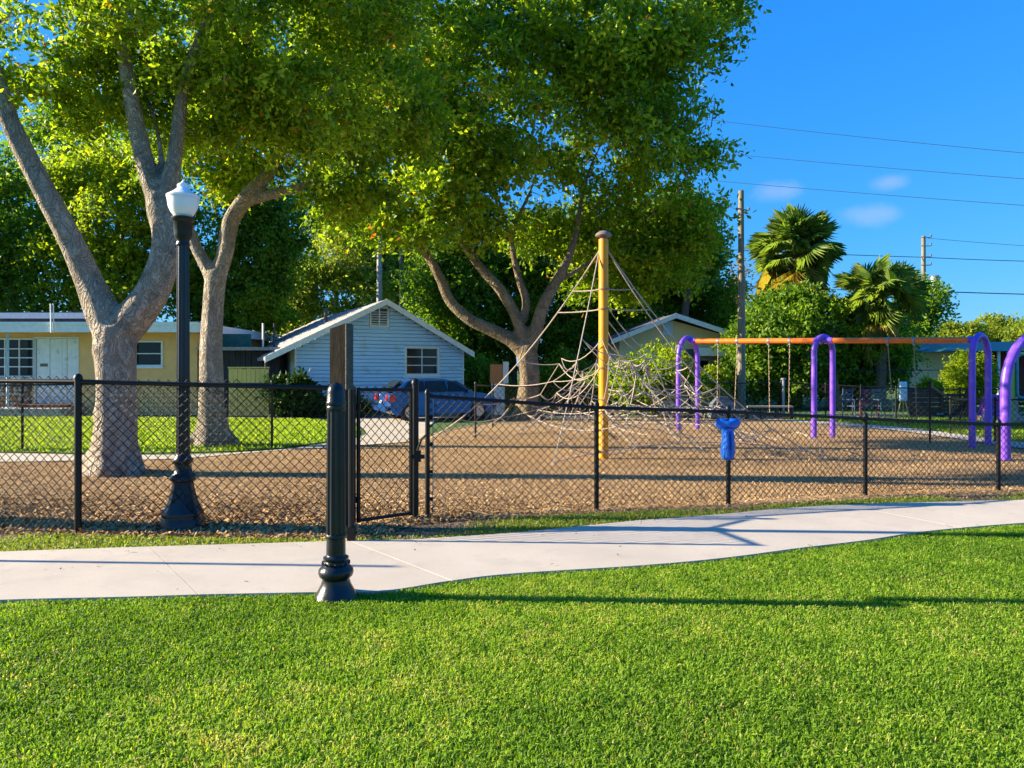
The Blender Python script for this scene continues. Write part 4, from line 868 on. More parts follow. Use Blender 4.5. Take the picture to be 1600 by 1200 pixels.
for py in (372, 385, 402, 415):
    MB().tube([(-.3, -.2, zz(py)), (.32, -.2, zz(py))], .03, 6).build('bracket', M_galv, u2)
    MB().lathe([(.03, 0), (.08, .05), (.04, .1), (.08, .14), (.03, .2)], 8, (.36, -.2, zz(py))).build('insulator', M_galv, u2)
MB().tube([(.15, -.2, zz(500)), (.6, -.3, zz(495)), (.9, -.3, zz(480))], .02, 5).build('guy_cable', M_galv, u2)
u3, _ = upole('concrete_pole', 593, 36, 352, 0, .15, M_conc_pole, 'pale concrete pole directly above the peak of the blue house')
u4, _ = upole('concrete_pole', 627, 38, 365, 0, .12, M_polewood, 'thinner brown pole right of the pale concrete pole above the blue house')
def wire(pts, r, label, sag=.4, grp='overhead cables'):
    a = P(*pts[0]); b = P(*pts[1]); n = 24
    path = [a.lerp(b, i/n)-Vector((0, 0, sag*4*(i/n)*(1-i/n))) for i in range(n+1)]
    o = MB().tube(path, r, 4).build('power_line', M_cable)
    bx = path[0]; tag(o, label, 'cable', group=grp)
wire([(1060, 181, 42), (1700, 248, 30)], .011, 'highest of the overhead cables crossing the blue sky', .1)
wire([(1100, 237, 42), (1700, 287, 30)], .011, 'second highest overhead cable crossing the blue sky', .05)
wire([(1090, 280, 42), (1700, 328, 30)], .011, 'third highest overhead cable passing above the palm', .05)
wire([(1060, 386, 46), (1444, 402, 48)], .022, 'overhead cable passing behind the tall palm to the distant pole', .05)
wire([(1444, 402, 48), (1700, 410, 46)], .022, 'overhead cable leaving the distant pole rightwards below its top', .05)
wire([(1449, 372, 48), (1700, 390, 46)], .012, 'thin overhead cable leaving the top of the distant pole', .05)
wire([(1450, 455, 48), (1700, 462, 46)], .032, 'thick overhead cable leaving the transformer rightwards', .02)
wire([(900, 432, 30), (1443, 456, 47.7)], .018, 'overhead cable crossing in front of the tree mass and the palm base', .1)
wire([(480, 405, 37), (700, 430, 37)], .014, 'short overhead cable past the concrete pole behind the blue house', .1)
wire([(1290, 578, 30), (1640, 577, 30)], .016, 'low horizontal line strung behind the swings in front of the beige building', .02)

# ================================================================== fences
def chain_link(A, B, za, zb, w=0.072, r=0.0032, z0=0.045, over=0.045, seg=3):
    """woven zigzag wires between two ground points; returns a quad mesh"""
    A = Vector(A); B = Vector(B); L = (B-A).to_2d().length; n = max(2, int(round(L/(w/2)))); w = L/n; h = 2.05*w
    dx = (B-A)/L; dx.z = 0; ny = Vector((-dx.y, dx.x, 0))
    Vs = []; Fs = []
    for i in range(n):
        t = (i+.5)/n; top = za+(zb-za)*t+over; m = int((top-z0)/(h/2)); xc = (i+.5)*w
        zz = np.array([z0+k*h/2 for k in range(m+1)]); sgn = np.array([1 if (k+i) % 2 else -1 for k in range(m+1)])
        px = xc+sgn*(w/2); off = sgn*r*0.9
        jx = np.random.default_rng(i).normal(0, .0007, m+1)
        pts = np.stack([A.x+dx.x*(px+jx)+ny.x*off, A.y+dx.y*(px+jx)+ny.y*off, zz+jx], 1)
        k0 = len(Vs)*1
        for p_i, p in enumerate(pts):
            for j in range(seg):
                a = 2*PI*j/seg+.5
                Vs.append((p[0]+ny.x*math.cos(a)*r+dx.x*math.sin(a)*r*1.4, p[1]+ny.y*math.cos(a)*r+dx.y*math.sin(a)*r*1.4, p[2]))
        for q in range(m):
            for j in range(seg):
                a = k0+q*seg+j; b = k0+q*seg+(j+1) % seg; Fs.append((a, b, b+seg, a+seg))
    return np.array(Vs), np.array(Fs)
def bay(parent, off, A, B, za, zb, **k):
    v, f = chain_link(A, B, za, zb, **k)
    o = npmesh('chain_link_mesh', v, f, M_mesh, parent, off=off, poly=4); o['kind'] = 'stuff'; return o
def fence_post(parent, off, p, h, r=.028, m=M_black, cap=True):
    mb = MB(); prof = [(r, -.1), (r, h)]
    if cap: prof += [(r*1.25, h), (r*1.25, h+.02), (r*.95, h+.045), (r*.4, h+.06)]
    mb.lathe(prof, 14, (p.x, p.y, 0)); o = mb.build('post', m, parent, off=off, smooth=True)
    return o
def zat(px, py, d): return CAMH-(py-HOR)/F*d
# front fence left run
pL = [(Vector((-9.95, 8.3, 0)), 1.52), (Vector((-7.12, 7.72, 0)), 1.53), (G(122, 832), None), (G(548, 850), None)]
fl_posts = [(pL[0][0], 1.53), (pL[1][0], 1.53), (pL[2][0], zat(122, 593, G(122, 832).y)), (pL[3][0], zat(548, 602, G(548, 850).y))]
fl_posts[3] = (G(543, 825), zat(543, 604, G(543, 825).y))
ff = thing('chain_link_fence', fl_posts[2][0], 'black chain link fence in front of the lamp post, left of the gate', 'fence')
off = ff.location
for i, (p, h) in enumerate(fl_posts): fence_post(ff, off, p, h, .034 if i in (2,) else .036)
for (a, ha), (b, hb) in zip(fl_posts, fl_posts[1:]):
    MB().tube([(a.x, a.y, ha-.02), (b.x, b.y, hb-.02)], .024, 10).build('top_rail', M_black, ff, off=off, smooth=True)
    bay(ff, off, a, b, ha, hb, w=.095, r=.0044)
# gate
ga, gb_ = G(560, 824), G(642, 812)
ha, hb = zat(560, 606, ga.y), zat(642, 606, gb_.y)
gt = thing('chain_link_gate', ga, 'closed black chain link gate leaf just right of the thick fluted post', 'gate')
off = gt.location
fr = MB()
for p, h in ((ga, ha), (gb_, hb)): fr.tube([(p.x, p.y, .05), (p.x, p.y, h)], .021, 8)
for t0, t1 in ((ha-.02, hb-.02), (.07, .07)): fr.tube([(ga.x, ga.y, t0), (gb_.x, gb_.y, t1)], .019, 8)
fr.build('frame', M_black, gt, off=off, smooth=True)
bay(gt, off, ga, gb_, ha-.03, hb-.03, w=.095, r=.0044, z0=.07, over=.05)
lt = MB(); q = gb_.lerp(G(668, 808), .35); lt.box(q.x-.015, q.x+.045, q.y-.03, q.y+.02, .62, .74); lt.tube([(q.x+.01, q.y-.02, .74), (q.x+.05, q.y-.02, .86), (q.x+.11, q.y-.02, .92)], .014, 6); lt.box(q.x-.05, q.x+.09, q.y-.035, q.y-.02, .655, .70)
lt.build('latch', M_black, gt, off=off)
for z in (.25, 1.2): MB().box(ga.x-.07, ga.x+.02, ga.y-.02, ga.y+.02, z, z+.06).build('hinge', M_black, gt, off=off)
og0, og1 = G(552, 826), G(548.5, 850); h0_, h1_ = zat(552, 604, og0.y), zat(548, 601, og1.y)
og = thing('chain_link_gate', og0, 'black chain link gate leaf swung open towards the sidewalk, seen edge on', 'gate'); off = og.location
fr = MB()
for p, h in ((og0, h0_), (og1, h1_)): fr.tube([(p.x, p.y, .06), (p.x, p.y, h)], .026, 10)
for t0, t1 in ((h0_-.02, h1_-.02), (.10, .10)): fr.tube([(og0.x, og0.y, t0), (og1.x, og1.y, t1)], .020, 8)
fr.build('frame', M_black, og, off=off, smooth=True)
bay(og, off, og0, og1, h0_-.03, h1_-.03, w=.095, r=.0044, z0=.09)
MB().box(og1.x-.03, og1.x+.04, og1.y-.03, og1.y+.03, .0, .16).build('drop_bolt', M_black, og, off=off)
# front fence right run
rp_ = [(668, 808, 616), (932, 797, 634), (1138, 788, 641), (1352, 775, 652), (1560, 767, 661)]
posts = [(G(x, y), zat(x, t, G(x, y).y)) for x, y, t in rp_]
posts += [(Vector((8.55, 10.2, 0)), .92), (Vector((10.5, 10.5, 0)), .92)]
fr_ = thing('chain_link_fence', posts[1][0], 'black chain link fence nearest the sidewalk, right of the gate', 'fence'); off = fr_.location
for i, (p, h) in enumerate(posts): fence_post(fr_, off, p, h, .028 if i else .026)
fence_post(fr_, off, G(649, 810), zat(649, 600, G(649, 810).y), .036)
for i, ((a, ha), (b, hb)) in enumerate(zip(posts, posts[1:])):
    MB().tube([(a.x, a.y, ha-.02), (b.x, b.y, hb-.02)], .021, 10).build('top_rail', M_black, fr_, off=off, smooth=True)
    bay(fr_, off, a, b, ha, hb, w=.088 if i < 1 else .082, r=.0040)
for z in (.2, .5, .8, 1.1): MB().tube([(posts[0][0].x+.028, posts[0][0].y, z), (posts[0][0].x+.055, posts[0][0].y, z)], .02, 6).build('tension_band', M_black, fr_, off=off)
MB().tube([(posts[0][0].x+.06, posts[0][0].y, .05), (posts[0][0].x+.06, posts[0][0].y, posts[0][1]-.05)], .005, 4).build('tension_bar', M_galv, fr_, off=off)
# back fence left (behind the first tree)
def back_fence(name, label, pts, w=.13, r=.006, m=M_black, rail=.018, posts_r=.025, skip=()):
    root = thing(name, pts[len(pts)//2][0], label, 'fence'); off = root.location
    for p, h in pts: fence_post(root, off, p, h, posts_r, m)
    for bi, ((a, ha), (b, hb)) in enumerate(zip(pts, pts[1:])):
        MB().tube([(a.x, a.y, ha-.02), (b.x, b.y, hb-.02)], rail, 8).build('top_rail', m, root, off=off)
        if bi not in skip: bay(root, off, a, b, ha-.04, hb-.04, w=w, r=r)
    return root
def bp(px, yb, yt): g_ = G(px, yb); return (g_, zat(px, yt, g_.y))
back_fence('chain_link_fence', 'black chain link fence behind the two pale barked trees', [bp(-140, 704, 600), bp(35, 703, 600), bp(210, 701, 598), bp(425, 700, 598)])
back_fence('chain_link_fence', 'thin black chain link fence from the parked car to the rope climber', [bp(743, 686, 600), bp(770, 668, 602), bp(920, 660, 604), bp(1075, 658, 603)], w=.17, r=.005, skip=(0,))
back_fence('chain_link_fence', 'far chain link fence behind the swings below the dark trees', [bp(1078, 652, 597), bp(1148, 652, 598), bp(1220, 652, 597), bp(1290, 653, 600), bp(1345, 655, 603), bp(1400, 656, 605), bp(1500, 658, 607), bp(1640, 660, 608)], w=.18, r=.006, m=M_black)
back_fence('chain_link_fence', 'black fence posts and rails between swings and side path at right', [bp(1453, 692, 600), bp(1485, 678, 622), bp(1555, 690, 624), bp(1680, 700, 620)], w=.14, r=.005, skip=(0,))
MB_g = MB()
gp_ = G(1220, 652); o = MB().lathe([(.045, 0), (.045, 1.3), (.09, 1.31), (.09, 1.36), (.04, 1.37)], 10, (gp_.x, gp_.y-.25, 0)).build('grey_post', M_galv); tag(o, 'pale galvanised post standing at the far fence between the swing chains', 'post')

# ================================================================== lamp and sign posts
lb = G(286, 825); sc_ = lb.y/F
lp = thing('street_lamp', lb, 'black fluted lamp post with a white acorn globe just behind the fence', 'street lamp')
def pr(rows, y0): return [(r*sc_, (y0-y)*sc_) for r, y in rows]
MB().lathe(pr([(34, 830), (34, 812), (32, 808), (31, 805), (32, 803), (30, 798), (26.5, 792), (22.5, 783), (19.5, 772), (17, 762), (15.5, 752)], 825), 40, flute=8, fd=.08, frange=(.06, .5)).build('base', M_iron, lp, smooth=True, angle=50)
MB().lathe(pr([(15, 752), (18.5, 750), (19, 746), (17, 742), (13.5, 738), (12.5, 728), (12.5, 724), (14.5, 722), (15, 718), (12, 714), (10.5, 708)], 825), 32).build('collar', M_iron, lp, smooth=True, angle=50)
MB().lathe(pr([(10.3, 708), (10, 600), (9, 385)], 825), 48, flute=12, fd=.10, frange=(0, 9)).build('shaft', M_iron, lp, smooth=True, angle=60)
MB().lathe(pr([(9, 385), (11, 383), (9.5, 379), (9.5, 376), (12, 372), (14, 366), (14.5, 348), (15.5, 346), (17.5, 343), (17.5, 340), (13, 339)], 825), 36, flute=16, fd=.07, frange=((825-366)*sc_, (825-348)*sc_)).build('capital', M_iron, lp, smooth=True, angle=40)
M_globe = bpy.data.materials.new('milk_globe'); M_globe.use_nodes = True; b_ = M_globe.node_tree.nodes['Principled BSDF']; b_.inputs['Base Color'].default_value = (.86, .87, .88, 1); b_.inputs['Roughness'].default_value = .28
nin(b_, 'Subsurface Weight', .35); nin(b_, 'Subsurface Radius', (.06, .06, .06)); nin(b_, 'Subsurface Scale', 1.0)
gl = MB().lathe(pr([(12, 340), (13.5, 338), (18, 332), (21.5, 324), (23, 315), (23.5, 310)], 825), 36).build('globe', M_globe, lp, smooth=True, angle=60)
MB().lathe(pr([(23.5, 310), (24.5, 309), (24.5, 306), (22.5, 304.5), (17, 301), (12, 297.5), (9, 294.5), (7, 293.5), (8.6, 292.5), (8.6, 290), (7.5, 288), (3.5, 285.5), (1.2, 283), (.3, 280)], 825), 36).build('globe_cap', M_globe, lp, smooth=True, angle=45)
sb = G(525, 936); s5 = sb.y/F
spo = thing('sign_post', sb, 'thick black fluted post at the lawn edge carrying a dark weathered board', 'sign post')
def pr5(rows): return [(r*s5, (936-y)*s5) for r, y in rows]
MB().lathe(pr5([(36, 940), (36, 934), (33, 932), (31, 926), (27, 920), (23, 912), (21, 905), (21, 903), (22, 902)]), 40).build('base', M_iron, spo, smooth=True, angle=50)
MB().lathe(pr5([(22, 902), (25.5, 899), (27, 894), (26.5, 889), (22, 884), (19, 881), (20, 880), (20, 877), (18, 875), (19.5, 873), (19.5, 870), (16, 868), (15, 866)]), 40).build('collar', M_iron, spo, smooth=True, angle=60)
for k in range(14):
    a = 2*PI*k/14; MB().lathe([(.001, -.012), (.009, -.008), (.012, 0), (.009, .008), (.001, .012)], 8, (20*s5*math.cos(a), 20*s5*math.sin(a), (936-878.5)*s5)).build('bead', M_iron, spo, smooth=True)
MB().lathe(pr5([(15, 866), (14.5, 845), (14.5, 840), (16.5, 839), (17, 836), (16, 834)]), 36).build('lower_shaft', M_iron, spo, smooth=True, angle=50)
MB().lathe(pr5([(15.2, 834), (14.6, 760), (13.6, 642)]), 72, flute=12, fd=.14, frange=(0, 9)).build('shaft', M_iron, spo, smooth=True, angle=70)
MB().lathe(pr5([(13.8, 642), (15, 640), (15, 636), (14.2, 634), (15.4, 632), (15.4, 628), (14.2, 626), (14, 612), (12.5, 606), (9, 601), (4, 598), (.5, 597)]), 36).build('cap', M_iron, spo, smooth=True, angle=50)
off = spo.location
q = [Vector((-1.309, 5.29, 0)), Vector((-1.188, 5.235, 0)), Vector((-1.150, 5.29, 0)), Vector((-1.271, 5.345, 0))]
tops_ = [1.905, 1.940, 1.940, 1.905]; bz_ = 1.47
mbs = MB(); mbs.add([(p.x, p.y, bz_) for p in q]+[(p.x, p.y, t) for p, t in zip(q, tops_)], [(0, 3, 2, 1), (4, 5, 6, 7), (0, 1, 5, 4), (1, 2, 6, 5), (2, 3, 7, 6), (3, 0, 4, 7)])
sg = mbs.build('sign_board', M_sign, spo, off=off)
e = [q[1]+Vector((.002, -.003, 0)), q[1]+Vector((.010, -.008, 0)), q[2]+Vector((.010, -.004, 0)), q[2]+Vector((.002, 0, 0))]
eb = MB().add([(p.x, p.y, bz_) for p in e]+[(p.x, p.y, 1.935) for p in e], [(0, 3, 2, 1), (4, 5, 6, 7), (0, 1, 5, 4), (1, 2, 6, 5), (2, 3, 7, 6), (3, 0, 4, 7)]); eb.build('edge_strip', M_signedge, sg, off=off)
MB().tube([(0, .0, 1.44), (0, .10, 1.46), (0, .16, 1.50)], .02, 8).build('bracket', M_iron, spo)

# ================================================================== playground
mbp = G(943, 717); cl = thing('rope_climber', mbp, 'pyramid rope climbing net hung from a yellow mast', 'climbing net')
ms = mbp.y/F; mr_ = .088
hm = (717-373)*ms+0.0
hm = zat(943, 374, mbp.y)
MB().tube([(0, 0, -.1), (0, 0, hm)], mr_, 24).build('mast', M_yellow, cl, smooth=True)
MB().lathe([(.055, hm), (.055, hm+.06), (.14, hm+.05), (.155, hm+.07), (.13, hm+.11), (.08, hm+.145), (.02, hm+.16)], 24).build('mast_cap', M_cap, cl, smooth=True, angle=50)
for py in (452, 483, 575): 
    zc_ = zat(943, py, mbp.y); MB().lathe([(mr_+.002, zc_-.02), (mr_+.014, zc_-.015), (mr_+.014, zc_+.015), (mr_+.002, zc_+.02)], 20).build('collar', mat('rust_collar', (.35, .17, .07), None, 10, .6), cl)
random.seed(21)
def rel(px, py, d): p = P(px, py, d); return Vector((p.x-mbp.x, p.y-mbp.y, p.z))
anchors = [rel(662, 691, 16.6), Vector((.2, 5.4, 0)), Vector((4.1, 2.6, 0)), Vector((3.9, -.35, 0)), Vector((-1.0, -1.3, 0))]
for a in anchors: a.z = 0.02
topz = zat(943, 392, mbp.y)
rope_n = [0]
def rope(a, b, sag=.0, r=.0075, n=8, side=None):
    a = Vector(a); b = Vector(b); pts = []
    sd = side if side is not None else Vector((random.uniform(-.04, .04), random.uniform(-.04, .04), 0))
    for i in range(n+1):
        t = i/n; w = 4*t*(1-t); pts.append(a.lerp(b, t)-Vector((0, 0, sag*w))+sd*w)
    MB().tube(pts, r, 5).build('rope', M_rope, cl, smooth=True); rope_n[0] += 1
def edge_pt(k, t):   # main stay from mast top to anchor, slightly slack
    a = Vector((mr_*.9*(1 if anchors[k].x > 0 else -1), 0, topz)); return a.lerp(anchors[k], t)-Vector((0, 0, (.50 if k != 4 else .12)*4*t*(1-t)))
def stay(k, r=.012):
    MB().tube([edge_pt(k, i/16) for i in range(17)], r, 6).build('rope', M_rope, cl, smooth=True); rope_n[0] += 1
for k in range(5): stay(k)
# net faces between neighbouring stays
jit = {}
levels = [.16, .25, .40, .52, .64, .76, .88]
def node(k, f, li):
    key = (k % 4 if f == 0 else k, f, li)
    if key in jit: return jit[key]
    t = levels[li]; a = edge_pt(k, t); b = edge_pt(k+1, t); p = a.lerp(b, f)
    inn = Vector((-p.x, -p.y, 0))*.22*4*f*(1-f)
    if 0 < f < 1: p = p+inn+Vector((random.uniform(-.14, .14), random.uniform(-.14, .14), random.uniform(-.22, .12)))
    p.z = max(p.z, .22); jit[key] = p; return p
for k in range(4):
    nseg = [1, 1, 3, 4, 5, 6, 6]
    for li in range(2, len(levels)):
        n = nseg[li]
        for s in range(n):
            if random.random() < (.95 if k == 0 else .72): rope(node(k, s/n, li), node(k, (s+1)/n, li), random.uniform(.02, .13), .0095)
        if li > 2:
            m_ = nseg[li-1]
            for s in range(1, n):
                if k and random.random() < .3: continue
                f = s/n; f2 = round(f*m_)/m_
                rope(node(k, f, li), node(k, f2, li-1), random.uniform(-.02, .05), .0095)
                if random.random() < .45: rope(node(k, f, li), node(k, min(1, (round(f*m_)+1)/m_), li-1), random.uniform(0, .06), .0085)
    if k in (0, 2): 
        for li in (0, 1): pass
# upper ring ropes from stays to the mast
for k in (0, 3):
    for li, py in ((0, 452), (1, 483)):
        zc_ = zat(943, py, mbp.y)
        # find t where the stay has that height
        ts = min((abs(edge_pt(k, t/200).z-zc_), t/200) for t in range(200))[1]
        rope(edge_pt(k, ts), (0, -mr_, zc_), .02, .010); 
zc2 = zat(943, 483, mbp.y); zc3 = zat(943, 575, mbp.y)
for i in range(9):       # inner slack ropes hanging from the mast
    a = random.uniform(0, 2*PI); st = Vector((mr_*math.cos(a), mr_*math.sin(a)-.02, random.choice([zc2, zc3, zc2-.4])))
    k = random.randrange(4); rope(st, node(k, random.choice([.25, .5, .75]) if False else [.0, 1/3, 2/3][random.randrange(3)], 2) if random.random() < .4 else node(k, .5, 3), random.uniform(.05, .35), .0095)
for i in range(5):
    k = random.randrange(4); rope(node(k, [.25, .5, .75][random.randrange(3)], 3), node((k+random.randrange(1, 3)) % 4, [.2, .4, .6, .8][random.randrange(4)], 4), random.uniform(.1, .4), .0095)
inn_ = {}
def inner(k, j, li):
    key = (k, j, li)
    if key not in inn_:
        p = node(k, j, li); inn_[key] = Vector((p.x*.5, p.y*.5, p.z+random.uniform(-.15, .25)))+Vector((random.uniform(-.12, .12), random.uniform(-.12, .12), 0)); inn_[key].z = max(inn_[key].z, .25)
    return inn_[key]
for k in range(4):
    fs = (0, .35, .7)
    for li in (2, 3, 4, 5):
        for j, f in enumerate(fs):
            nx = inner(k, fs[j+1], li) if j < 2 else (inner(k+1, 0, li) if k < 3 else inner(0, 0, li))
            rope(inner(k, f, li), nx, random.uniform(.05, .2), .009)
            if li > 2 and random.random() < .8: rope(inner(k, f, li), inner(k, fs[min(2, j+random.randrange(0, 2))], li-1), random.uniform(0, .08), .009)
            if random.random() < .4: rope(inner(k, f, li), node(k, f, li), random.uniform(.05, .2), .009)
# perimeter foot ropes
for k in (0, 1, 2, 3):
    a, b = anchors[k], anchors[(k+1) % 5]; rope(a+Vector((0, 0, .08)), b+Vector((0, 0, .08)), -.28, .010, 14)
print('ropes', rope_n[0])
# --- swing set
M_chain = mat('chain', (.36, .26, .18), (.2, .15, .11), 60, .5, metallic=.4)
def arch_pts(p, q, h, rad_n=14):
    """inverted U from p to q of height h"""
    w = (q-p).length/2; c = (p+q)/2; u = (q-p).normalized(); hs = h-w*1.25; pts = [p+Vector((0, 0, -.1)), p+Vector((0, 0, hs*.5)), p+Vector((0, 0, hs))]
    for i in range(1, rad_n):
        a = PI*i/rad_n; pts.append(c-u*w*math.cos(a)+Vector((0, 0, hs+w*1.25*math.sin(a))))
    return pts+[q+Vector((0, 0, hs)), q+Vector((0, 0, hs*.5)), q+Vector((0, 0, -.1))]
A1 = (G(1060, 673), G(1090, 670)); A2 = (G(1272, 684), G(1301, 682.5)); A3 = (G(1519, 700), G(1544, 696.5))
sw_c = (A2[0]+A2[1])/2; swg = thing('swing_set', sw_c, 'two bay swing set with purple arches and an orange top bar', 'swing set'); off = swg.location
tops = []
for (p, q), h in ((A1, 2.52), (A2, 2.44), (A3, 2.36)):
    MB().tube(arch_pts(p, q, h), .066, 16).build('arch', M_purple, swg, off=off, smooth=True, angle=80)
    c = (p+q)/2; tops.append(Vector((c.x, c.y, h-.10)))
for a, b in zip(tops, tops[1:]):
    u = (b-a).normalized()
    MB().tube([a+u*.16, b-u*.16], .066, 16).build('top_bar', M_orange, swg, off=off, smooth=True)
    for s, e in ((a, u), (b, -u)): MB().tube([s+e*.03, s+e*.22], .078, 16).build('bar_sleeve', M_purple, swg, off=off, smooth=True)
def at_bar(px):
    for a, b in zip(tops, tops[1:]):
        fa = (px-(a.x/a.y*F+800)); fb = (px-(b.x/b.y*F+800))
        if fa*fb <= 0:
            dx = (px-800)/F; t = (dx*a.y-a.x)/((b.x-a.x)-dx*(b.y-a.y)); return a.lerp(b, t)
def swing(pxa, pxb, lean, seat_px_off, label, twist=0.0):
    a = at_bar(pxa); b = at_bar(pxb); c = (a+b)/2
    root = thing('swing', Vector((c.x, c.y, .42)), label, 'swing', group='swings hanging from the orange bar'); off = root.location
    u = (b-a).normalized(); s = Vector((lean[0], lean[1], 0)); L = 1.75
    for e, sg_ in ((a, -1), (b, 1)):
        q = c+u*sg_*.24+s; q = Vector((q.x, q.y, .50))
        mb = MB(); n = 26; st = e-Vector((0, 0, .075))
        for i in range(n):
            p0 = st.lerp(q, i/n); p1 = st.lerp(q, (i+1.25)/n); side = Vector((.009, 0, 0)) if i % 2 else Vector((0, .009, 0))
            mb.tube([p0+side, p1+side], .0045, 4, cap=False); mb.tube([p0-side, p1-side], .0045, 4, cap=False)
        mb.build('chain', M_chain, root, off=off)
        MB().tube([e-u*.025, e+u*.025], .076, 16).build('clamp', M_galv, root, off=off)
        MB().lathe([(.022, -.03), (.03, 0), (.022, .03)], 8, (st.x, st.y, st.z-.01)).build('hanger', M_galv, root, off=off)
    q0 = c-u*.24+s; q1 = c+u*.24+s; pts = [Vector((q0.x, q0.y, .5)).lerp(Vector((q1.x, q1.y, .5)), i/8)-Vector((0, 0, .11*4*(i/8)*(1-i/8))) for i in range(9)]
    nrm = Vector((-u.y, u.x, 0))*.075; mb = MB()
    V_ = []; 
    for p in pts: V_ += [p-nrm, p+nrm, p+nrm+Vector((0, 0, .016)), p-nrm+Vector((0, 0, .016))]
    Fc = []
    for i in range(8):
        for j in range(4): a0 = i*4+j; a1 = i*4+(j+1) % 4; Fc.append((a0, a1, a1+4, a0+4))
    Fc += [(3, 2, 1, 0), (32, 33, 34, 35)]
    mb.add(V_, Fc); mb.build('seat', M_rubber, root, off=off, smooth=True)
swing(1122, 1152, (-.05, 0), 0, 'belt swing nearest the first purple arch, in front of the tan house')
swing(1201, 1234, (0, 0), 0, 'belt swing in the first bay, just left of the middle purple arch')
swing(1387, 1428, (.1, 0), 0, 'belt swing hanging alone in the second bay, in front of the beige building')
# --- second arch structure at the right edge
pA = G(1571, 719); pB = pA+Vector((1.5, .5, 0)); ar = thing('purple_arch', pA, 'tall purple arch cut off by the right edge of the photo', 'play arch')
MB().tube(arch_pts(pA, pB, zat(1640, 528, 13.4)+.05, 18), .085, 18).build('arch', M_purple, ar, off=ar.location, smooth=True, angle=80)
MB().lathe([(.10, 0), (.10, .02), (.09, .03)], 16).build('foot_collar', M_purple, ar)
# --- blue plastic play piece
bpz = G(1137, 719); s6 = bpz.y/F; bt = thing('blue_play_post', Vector(((1137-800)/F*8.75, 8.75, .55)), 'bright blue plastic play piece with a lobed top, fixed over a fence post', 'play piece'); bt.scale = (.66, .66, .66)
bm_ = MB(); rows = [(9, 719), (11, 714), (12.5, 706), (11.5, 700), (10.5, 690), (10, 680), (9.5, 674), (11, 670)]
bm_.lathe([(r*s6, (719-y)*s6) for r, y in rows], 28, flute=4, fd=.12, frange=(0, .5)); bm_.build('stem', M_bluepl, bt, smooth=True, angle=70)
hd = MB(); n = 40; k0 = 0; prof = [(.30, .47), (.55, .54), (.85, .575), (1.02, .63), (1.0, .69), (.85, .72), (.12, .715)]
for (f, z) in prof:
    for j in range(n):
        a = 2*PI*j/n; lob = .165+.045*math.cos(2*a)+.012*math.cos(4*a)
        hd.v.append((lob*f*math.cos(a), lob*f*.8*math.sin(a), z+(.025*math.cos(2*a) if f < 1 and z > .66 else 0)))
for i in range(len(prof)-1):
    for j in range(n): a = i*n+j; b = i*n+(j+1) % n; hd.f.append((a, b, b+n, a+n))
hd.f.append(tuple(range(n-1, -1, -1))); hd.f.append(tuple((len(prof)-1)*n+j for j in range(n)))
hd.build('head', M_bluepl, bt, smooth=True, angle=80)
for sx in (-1, 1): MB().tube([(sx*.04, -.10, .05), (sx*.05, -.14, .25), (sx*.045, -.12, .5)], [.03, .036, .034], 10).build('grip_rib', M_bluepl, bt, smooth=True)
# --- play panel, slide at right
ppn = G(1585, 690); pp = thing('play_panel', Vector((15.3, 22.5, 0)), 'green and yellow framed play panel with a blue loop at the right edge', 'play panel'); 
M_lime = mat('lime_paint', (.30, .50, .10), None, 8, .4); M_yelp = mat('soft_yellow_paint', (.70, .52, .12), None, 8, .4); M_cyan = mat('cyan_plastic', (.02, .32, .48), None, 8, .35)
for x in (0, .62, 1.2): MB().tube([(x, 0, 0), (x, 0, 2.15)], .035, 8).build('post', M_lime if x == 0 else M_yelp, pp, smooth=True)
MB().tube([(0, 0, 2.15), (1.2, 0, 2.15)], .03, 8).build('rail', M_yelp, pp)
lp_ = [Vector((.31+.16*math.cos(a), 0, 1.45+(.5 if math.sin(a) > 0 else -.5)+.16*math.sin(a))) for a in np.linspace(0, 2*PI, 25)]
MB().tube(lp_, .035, 8).build('loop', M_cyan, pp, smooth=True)
MB().tube([(.31+.24*math.cos(a), .02, 1.45+.55*(1 if math.sin(a) > 0 else -1)+.24*math.sin(a)) for a in np.linspace(0, 2*PI, 25)], .02, 6).build('outer_loop', M_lime, pp, smooth=True)
sdp = Vector(((1541-800)/F*23, 23, 0)); sl2 = thing('small_slide', sdp, 'low purple and pink plastic slide on the grass between the purple arches', 'slide')
M_pu2 = mat('magenta_plastic', (.36, .10, .48), (.3, .08, .42), 7, .4); M_pink = mat('pale_pink_plastic', (.62, .36, .34), None, 7, .5)
MB().slab([(0, 0, .22), (.62, 0, .22), (.62, 0, .85), (.22, 0, .85)], (0, .5, 0)).build('slide_body', M_pu2, sl2)
MB().box(-.12, 1.1, -.1, .62, .02, .20).build('platform', M_pink, sl2)
MB().tube([(-.15, -.05, .02), (.05, -.05, .9)], .03, 8).build('rail', M_white, sl2); MB().box(.66, 1.0, 0, .5, .21, .8).build('step_block', M_pink, sl2)
MB().tube([(.1, -.05, .3), (.35, -.06, .55), (.6, -.05, .75)], .025, 6).build('side_ridge', mat('light_magenta', (.5, .2, .55), None, 8, .5), sl2)
